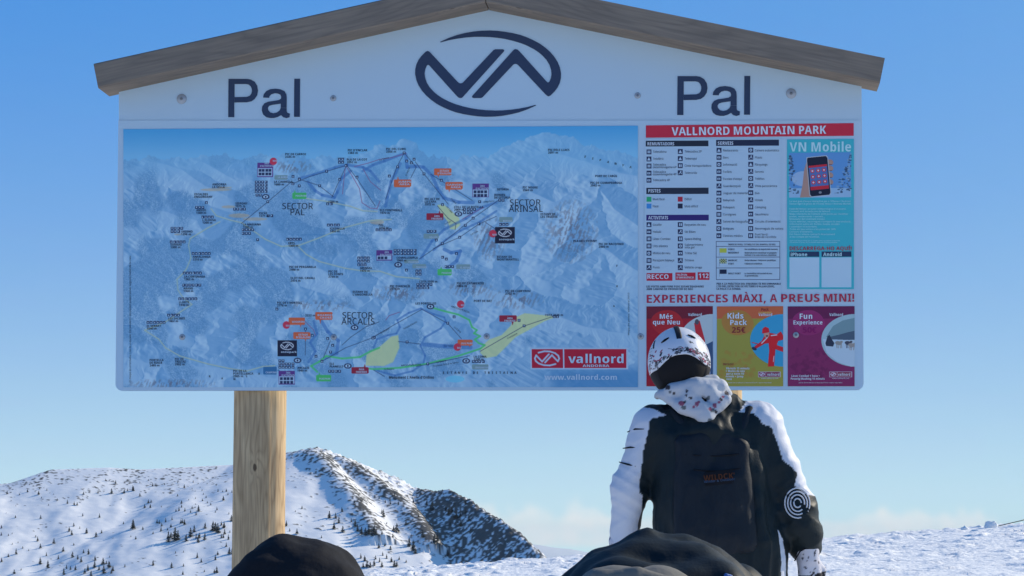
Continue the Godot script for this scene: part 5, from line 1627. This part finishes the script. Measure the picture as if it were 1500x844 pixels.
func helmet(p: Node3D, L: Callable, _bones: Array) -> void:
	var c: Vector3 = L.call(995, 532, -0.02)
	var tilt := Basis(Vector3(0, 0, 1), deg_to_rad(6.0)) * Basis(Vector3(1, 0, 0), deg_to_rad(-9.0))
	var rad := Vector3(0.129, 0.142, 0.152)
	# shell print: white with a band of dark flowers along the rim
	var im := Image.create(768, 384, false, Image.FORMAT_RGB8)
	im.fill(lin(0.66, 0.68, 0.74))
	var sh := Sheet.new(Rect2(0, 0, 768, 384), 1.0, lin(0.66, 0.68, 0.74))
	var r2 := RandomNumberGenerator.new()
	r2.seed = 33
	var dark := lin(0.03, 0.032, 0.045)
	var pink := lin(0.30, 0.05, 0.09)
	var grey := lin(0.20, 0.22, 0.25)
	for i in 70:
		var x := r2.randf_range(0, 768)
		var y := 384.0 - absf(r2.randfn(26.0, 24.0))
		var col: Color = [dark, dark, grey, pink][r2.randi() % 4]
		var s := r2.randf_range(4.0, 9.0)
		for q in 6:
			var a := TAU * q / 6.0 + r2.randf()
			sh.ellipse(x + cos(a) * s, y + sin(a) * s, s * 0.55, s * 0.34, col, 1.0, a)
		sh.ellipse(x, y, s * 0.4, s * 0.4, col)
		sh.line([Vector2(x, y), Vector2(x + r2.randf_range(-26, 26), y + r2.randf_range(-26, 10))], 2.0, dark)
	for e in [[290, 330, 26], [262, 300, 22], [300, 356, 24], [240, 350, 20], [400, 350, 22], [420, 356, 20], [384, 362, 18], [446, 340, 20], [470, 356, 22], [500, 330, 18], [330, 366, 16], [520, 362, 20]]:
		for q in 9:
			var at_p: Vector2 = Vector2(e[0], e[1]) + Vector2(r2.randf_range(-1, 1), r2.randf_range(-1, 1)) * e[2]
			sh.ellipse(at_p.x, at_p.y, r2.randf_range(3, 9), r2.randf_range(2, 6), [dark, dark, grey, dark, pink][r2.randi() % 5], 1.0, r2.randf() * 3.0)
	for i in 9:                                    # pale lettering strokes, left and right of the clip
		sh.line([Vector2(440 + i * 9, 215), Vector2(440 + i * 9 + (i % 3) * 3, 250)], 3.0, grey, 0.7)
		sh.line([Vector2(222, 200 + i * 14), Vector2(246, 196 + i * 14 + (i % 3) * 6)], 3.0, dark, 0.8)
	for i in 26:
		sh.line([Vector2(r2.randf_range(470, 560), r2.randf_range(150, 330)), Vector2(r2.randf_range(470, 560), r2.randf_range(150, 330))], 1.6, dark, 0.5)
	var shell_mat := sh.material(0.22)
	shell_mat.clearcoat_enabled = true
	shell_mat.clearcoat = 0.5
	var rim := func(a: float) -> float:            # polar angle of the lower edge; a = 0 at the back of the head
		return deg_to_rad(90.0 + 16.0 * smoothstep(0.1, 1.0, absf(a))) if absf(a) < 2.0 else deg_to_rad(lerpf(104.0, 92.0, smoothstep(2.0, 2.4, absf(a))))
	var pos := func(a: float, t: float, grow: float) -> Vector3:
		var d := Vector3(sin(t) * sin(a), cos(t), sin(t) * cos(a))
		var crown := 1.0 + 0.03 * cos(2.0 * a) * sin(t)
		return c + tilt * (Vector3(d.x * rad.x, d.y * rad.y, d.z * rad.z) * crown * grow)
	var hn := part("helmet", grid_mesh(73, 30, func(i: int, jj: int):
		var a := -PI + TAU * i / 72.0
		var t: float = rim.call(a) * minf(jj, 26) / 26.0
		var ridge := 0.012 * smoothstep(0.045, 0.0, absf(absf(a) - 0.62)) * smoothstep(0.3, 0.6, t) * smoothstep(1.5, 1.1, t)
		var g: float = 1.0 + ridge - (0.0 if jj <= 26 else 0.03 * (jj - 26))
		return [pos.call(a, t, g), Vector2(i / 72.0, minf(jj, 26) / 26.0), Color.WHITE]), shell_mat, p)
	hn.set_meta("label", "white helmet with dark flower print")
	# dark padded lining below the shell
	var black := mat(lin(0.012, 0.012, 0.014), 0.9)
	part("lining", grid_mesh(49, 16, func(i: int, jj: int):
		var a := -PI + TAU * i / 48.0
		var low := deg_to_rad(140.0)
		var t := lerpf(1.0, low, jj / 15.0)
		if absf(a) > 2.3:
			t = lerpf(1.0, deg_to_rad(98.0), jj / 15.0)
		return [pos.call(a, t, 0.972), Vector2.ZERO, Color.WHITE]), black, hn)
	for s in [-1.0, 1.0]:
		part("ear_pad", grid_mesh(13, 9, func(i: int, jj: int):
			var a: float = s * lerpf(0.95, 1.95, i / 12.0)
			var t := lerpf(1.78, 2.36, jj / 8.0)
			var edge := maxf(absf(i - 6.0) / 6.0, absf(jj - 4.0) / 4.0)
			return [pos.call(a, t, 1.0 if edge < 0.9 else 0.96), Vector2.ZERO, Color.WHITE]), mat(lin(0.02, 0.02, 0.024), 0.8), hn)
	part("neck_warmer", blob([[L.call(1000, 552, -0.02), L.call(1018, 590, -0.01), 0.095, 0.085]], 0.01, 0.009), black, p)
	var strip := func(a0: float, t0: float, a1: float, t1: float, w: float, h: float, m: Material, called: String):
		part(called, grid_mesh(7, 9, func(i: int, jj: int):
			var f: float = jj / 8.0
			var x: float = (i - 3) / 3.0
			var edge := maxf(absf(x), absf(f * 2.0 - 1.0))
			var t: float = lerpf(t0, t1, f)
			return [pos.call(lerpf(a0, a1, f) + x * w / maxf(0.25, sin(t)), t, 1.0 + (h if edge < 0.9 else -0.012)), Vector2.ZERO, Color.WHITE]), m, hn)
	strip.call(0.0, 0.28, 0.03, 1.12, 0.095, 0.035, mat(lin(0.02, 0.022, 0.03), 0.6), "goggle_clip")
	for e in [[-0.62, 1.12, -0.34, 1.0], [0.36, 0.96, 0.62, 1.08]]:
		part("vent", tube([pos.call(e[0], e[1], 1.006), pos.call(lerpf(e[0], e[2], 0.5), lerpf(e[1], e[3], 0.5), 1.008), pos.call(e[2], e[3], 1.006)], [0.003, 0.0055, 0.003], 6), black, hn)
	strip.call(-1.12, 0.86, -0.98, 1.22, 0.045, 0.015, mat(lin(0.035, 0.04, 0.055), 0.6), "vent_slider")

func hood(p: Node3D, L: Callable) -> void:
	var bones := [[L.call(972, 579, 0.07), L.call(1000, 596, 0.115), 0.020, 0.026], [L.call(1000, 596, 0.115), L.call(1034, 611, 0.135), 0.026, 0.026], [L.call(1034, 611, 0.135), L.call(1062, 585, 0.09), 0.026, 0.026],
		[L.call(985, 572, 0.09), L.call(1020, 566, 0.10), 0.030, 0.036], [L.call(1020, 566, 0.10), L.call(1054, 566, 0.07), 0.036, 0.030], [L.call(1010, 582, 0.11), L.call(1030, 600, 0.13), 0.034, 0.028], [L.call(1040, 575, 0.1), L.call(1050, 590, 0.1), 0.034, 0.026], [L.call(1028, 604, 0.13), L.call(1037, 622, 0.125), 0.022, 0.006], [L.call(1058, 568, 0.05), L.call(1066, 580, 0.03), 0.022, 0.022], [L.call(968, 578, 0.05), L.call(964, 580, 0.0), 0.018, 0.016], [L.call(1000, 562, 0.05), L.call(1045, 560, 0.03), 0.03, 0.03]]
	var r2 := RandomNumberGenerator.new()
	r2.seed = 12
	var dots := []
	for e in [[976, 570], [979, 577], [985, 579], [1003, 576], [1002, 582], [1008, 586], [1000, 592], [995, 594], [998, 600], [1013, 599], [1017, 595], [1034, 586], [1030, 589], [1053, 588], [1050, 592], [1056, 584], [1036, 602], [1040, 604], [1045, 606], [1062, 578], [1036, 620], [1020, 592], [1043, 597]]:
		dots.append([L.call(e[0], e[1], 0.0), r2.randf_range(0.005, 0.011), [Color(0.32, 0.09, 0.14), Color(0.12, 0.14, 0.15), Color(0.05, 0.04, 0.05)][r2.randi() % 3]])
	var cloth := Color(0.50, 0.52, 0.56)
	var m := blob(bones, 0.007, 0.005, func(q: Vector3): return absf(cloth_folds.get_noise_3d(q.x * 0.9 + q.y * 0.7, q.y * 1.6 - q.x * 0.8, q.z * 0.6)) * 0.008 - 0.001, func(q: Vector3):
		for d in dots:
			if Vector2(q.x - d[0].x, q.y - d[0].y).length() < d[1] and q.z > 0.02:
				return d[2]
		return cloth)
	var o := part("hood", m, fabric(Color.WHITE, true), p)
	o.set_meta("label", "pale hood with pink and grey dots hanging at the neck")

func beanie_person() -> void:
	var d := 3.9
	var c := at(432, 885, d)                         # middle of the head
	var gy := ground(c.x, -d)
	var p := thing("person", Vector3(c.x, gy, c.z), "person in a plain black hat below the left post, seen from behind", "person")
	var hc := c - p.position
	var L := func(px: float, py: float, z := 0.0) -> Vector3: return at(px, py, d - z) - p.position
	var top := hc.y
	var y := func(f: float) -> float: return top * f
	var j := {"head": hc + Vector3(0, -0.02, -0.02), "face": Vector3(0.1, 0, -1).normalized(), "neck": Vector3(0, y.call(0.86), 0), "chest": Vector3(0, y.call(0.74), 0), "hips": Vector3(0, y.call(0.55), 0), "sl": Vector3(-0.17, y.call(0.82), 0), "sr": Vector3(0.17, y.call(0.82), 0), "el": Vector3(-0.25, y.call(0.63), 0.02), "er": Vector3(0.25, y.call(0.63), 0.02), "wl": Vector3(-0.24, y.call(0.48), -0.08), "wr": Vector3(0.24, y.call(0.48), -0.08), "kl": Vector3(-0.1, y.call(0.3), -0.02), "kr": Vector3(0.1, y.call(0.3), -0.02), "al": Vector3(-0.11, 0.09, 0), "ar": Vector3(0.11, 0.09, 0)}
	inner_body(p, j)
	var hat := [[L.call(432, 876, 0.0), L.call(436, 880, -0.02), 0.075, 0.075], [L.call(400, 872, 0.02), L.call(408, 875, -0.04), 0.067, 0.065], [L.call(462, 874, 0.02), L.call(458, 876, -0.05), 0.068, 0.066], [L.call(388, 862, 0.0), L.call(412, 808, -0.01), 0.045, 0.020], [L.call(412, 812, 0.03), L.call(414, 806, -0.05), 0.019, 0.020], [L.call(455, 842, 0.0), L.call(478, 850, -0.02), 0.045, 0.047], [L.call(400, 905, 0.01), L.call(466, 905, 0.01), 0.062, 0.062], [L.call(400, 905, -0.05), L.call(466, 905, -0.05), 0.06, 0.06], [L.call(375, 880, 0.0), L.call(378, 910, 0.0), 0.045, 0.045], [L.call(488, 880, 0.0), L.call(486, 910, 0.0), 0.042, 0.045]]
	var hm := part("hat", blob(hat, 0.008, 0.006, func(q: Vector3): return absf(cloth_folds.get_noise_3d(q.x * 1.2, q.y * 1.6, q.z * 1.2)) * 0.010 - 0.002), fabric(lin(0.012, 0.013, 0.017), false, 0.9), p)
	hm.set_meta("label", "black soft hat with a small peak on top")
	var jk := [[j.sl, j.sr, 0.085, 0.085], [Vector3(-0.09, y.call(0.78), 0), Vector3(-0.09, y.call(0.5), 0), 0.13, 0.14], [Vector3(0.09, y.call(0.78), 0), Vector3(0.09, y.call(0.5), 0), 0.13, 0.14], [j.sl, j.el, 0.08, 0.068], [j.el, j.wl, 0.066, 0.052], [j.sr, j.er, 0.08, 0.068], [j.er, j.wr, 0.066, 0.052], [j.neck + Vector3(-0.03, -0.02, 0), j.neck + Vector3(0.03, -0.02, 0), 0.075, 0.075]]
	part("jacket", blob(jk, 0.016, 0.014, func(q: Vector3): return absf(cloth_folds.get_noise_3dv(q)) * 0.018), fabric(lin(0.012, 0.013, 0.017)), p)
	lower_half(p, j, lin(0.03, 0.03, 0.035))

func lower_half(p: Node3D, j: Dictionary, c: Color) -> void:
	var h: Vector3 = j.hips
	part("trousers", blob([[h + Vector3(-0.08, -0.02, 0), j.kl, 0.12, 0.095], [j.kl, j.al, 0.095, 0.10], [h + Vector3(0.08, -0.02, 0), j.kr, 0.12, 0.095], [j.kr, j.ar, 0.095, 0.10], [h - Vector3(0.05, 0, 0), h + Vector3(0.05, 0, 0), 0.13, 0.13]], 0.015, 0.014, func(q: Vector3): return absf(cloth_folds.get_noise_3dv(q)) * 0.018), fabric(c), p)
	for a in [j.al, j.ar]:
		part("boot", blob([[a + Vector3(0, 0.06, 0.01), a + Vector3(0, -0.03, 0.0), 0.07, 0.068], [a + Vector3(0, -0.04, 0.04), a + Vector3(0, -0.045, -0.13), 0.05, 0.045]], 0.01, 0.012), mat(lin(0.04, 0.04, 0.045), 0.5), p)
	var dk := func(_q: Vector3): return Color(0.02, 0.02, 0.024)
	for s in [-1.0, 1.0]:
		var w: Vector3 = j.wl if s < 0 else j.wr
		var e: Vector3 = j.el if s < 0 else j.er
		var dir := (w - e).normalized()
		glove(p, w + dir * 0.03, dir, Vector3(-s, 0, -0.6), Vector3(s, 0.2, 0.4), dk)

func bending_person() -> void:
	var d := 6.9
	var c := at(962, 900, d)
	var gy := ground(c.x, -d)
	var p := thing("person", Vector3(c.x, gy, c.z), "person in a dark jacket bending forward in front of the helmeted skier", "person")
	var L := func(px: float, py: float, z := 0.0) -> Vector3: return at(px, py, d - z) - p.position
	var hips: Vector3 = L.call(930, 905, 0.10)
	var j := {"hips": hips, "chest": L.call(985, 850, -0.32), "neck": L.call(1000, 870, -0.52), "head": L.call(1004, 910, -0.62), "face": Vector3(0.0, -0.95, -0.3).normalized(), "sl": L.call(905, 870, -0.42), "sr": L.call(1080, 870, -0.42), "el": L.call(870, 1000, -0.45), "er": L.call(1110, 1000, -0.45), "wl": L.call(890, 1120, -0.48), "wr": L.call(1090, 1120, -0.48), "kl": Vector3(-0.15, 0.52, 0.06), "kr": Vector3(0.09, 0.52, 0.06), "al": Vector3(-0.17, 0.09, 0.12), "ar": Vector3(0.10, 0.09, 0.12)}
	inner_body(p, j)
	var K := func(px: float, py: float, z := 0.0) -> Vector3: return L.call(px, py + 8.0, z)
	var jk := [[K.call(815, 858, -0.2), K.call(880, 820, -0.2), 0.016, 0.024], [K.call(880, 820, -0.2), K.call(941, 785, -0.18), 0.024, 0.016], [K.call(941, 786, -0.18), K.call(1000, 797, -0.2), 0.017, 0.02], [K.call(1000, 797, -0.2), K.call(1045, 820, -0.2), 0.02, 0.022], [K.call(1045, 820, -0.2), K.call(1118, 862, -0.18), 0.022, 0.022],
		[K.call(945, 838, -0.14), K.call(950, 850, -0.4), 0.082, 0.08], [K.call(905, 864, 0.0), K.call(900, 866, -0.25), 0.085, 0.085], [K.call(1000, 846, -0.1), K.call(1010, 856, -0.4), 0.082, 0.08], [K.call(1045, 874, 0.0), K.call(1050, 872, -0.3), 0.088, 0.085], [K.call(945, 866, 0.06), K.call(1000, 872, 0.05), 0.07, 0.07], [K.call(925, 830, -0.1), K.call(1020, 838, -0.1), 0.06, 0.06], [K.call(880, 850, -0.1), K.call(1060, 858, -0.08), 0.05, 0.05], [K.call(890, 870, 0.02), K.call(1070, 880, 0.03), 0.06, 0.06], [K.call(1030, 822, -0.08), K.call(1068, 850, 0.06), 0.022, 0.022], [K.call(870, 880, -0.1), K.call(880, 890, -0.3), 0.08, 0.09],
		[j.sl, j.el, 0.085, 0.07], [j.el, j.wl, 0.07, 0.055], [j.sr, j.er, 0.085, 0.07], [j.er, j.wr, 0.07, 0.055], [j.neck, j.chest, 0.09, 0.10]]
	var jm := part("jacket", blob(jk, 0.022, 0.0085, func(q: Vector3):
		return absf(cloth_folds.get_noise_3d(q.x * 0.55, q.y * 0.5, q.z * 0.35)) * 0.016 - 0.004), fabric(lin(0.007, 0.012, 0.016), false, 0.6), p)
	jm.set_meta("label", "dark grey-green jacket stretched over a bent back")
	part("hem_band", blob([[L.call(852, 866, 0.165), L.call(880, 853, 0.185), 0.022, 0.028], [L.call(880, 853, 0.185), L.call(930, 850, 0.19), 0.028, 0.030], [L.call(930, 850, 0.19), L.call(985, 858, 0.185), 0.030, 0.024]], 0.008, 0.007, func(q: Vector3): return absf(cloth_folds.get_noise_3dv(q)) * 0.01), fabric(lin(0.17, 0.16, 0.14)), p)
	part("zip_pull", blob([[L.call(1063, 843, 0.1), L.call(1072, 845, 0.09), 0.006, 0.005]], 0.003, 0.004), mat(lin(0.03, 0.10, 0.32), 0.5), p)
	var hat := [[j.head, j.head + Vector3(0, -0.05, 0.0), 0.115, 0.10]]
	part("hat", blob(hat, 0.01, 0.012), fabric(lin(0.03, 0.03, 0.035)), p)
	lower_half(p, j, lin(0.17, 0.16, 0.14))

# ---------------------------------------------------------------- small things on the crest
func rope_and_blocks() -> void:
	var snow: Material = mats.snow
	var n := noise_of(3.0, 3, 401)
	var block := func(px: float, py: float, w: float, h: float, label: String):
		var c := at(px, py, 88.0)
		var o := part("snow_block", blob([[Vector3(-w * 0.3, h * 0.35, 0), Vector3(w * 0.3, h * 0.4, 0), h * 0.5, h * 0.42], [Vector3(-w * 0.15, h * 0.6, 0), Vector3(w * 0.1, h * 0.6, 0), h * 0.36, h * 0.34], [Vector3(-w * 0.2, -0.1, 0), Vector3(w * 0.2, -0.1, 0), h * 0.5, h * 0.5]], 0.03, 0.03, func(q: Vector3): return n.get_noise_3dv(q) * 0.10), snow)
		o.position = Vector3(c.x, ground(c.x, c.z) - 0.02, c.z)
		tag(o, label, "snow block")
	block.call(1452, 773, 0.36, 0.22, "lump of snow on the crest under the taut rope")
	block.call(1415, 779, 0.26, 0.10, "low flat snow lump left of the rope's end")
	var a := at(1424, 779, 88.5)
	a.y = ground(a.x, a.z) - 0.1
	var b := at(1506, 760.5, 88.5)
	var e := at(1640, 727, 88.5)
	var pts := []
	for i in 13:
		var t := i / 12.0
		var q := a.lerp(b, t / 0.5) if t < 0.5 else b.lerp(e, (t - 0.5) / 0.5)
		pts.append(q)
	var rad := []
	rad.resize(13)
	rad.fill(0.017)
	var rope := part("rope", tube(pts, rad, 6), mat(lin(0.22, 0.21, 0.15), 0.9))
	tag(rope, "taut thin rope rising from the snow crest at the right edge", "rope")
	var pole := part("marker_pole", tube([Vector3(e.x, ground(e.x, e.z) - 0.3, e.z), e + Vector3(0, 0.12, 0)], [0.04, 0.035], 10), mat(lin(0.2, 0.15, 0.1), 0.9))
	tag(pole, "wooden pole that holds the rope beyond the right edge", "pole")
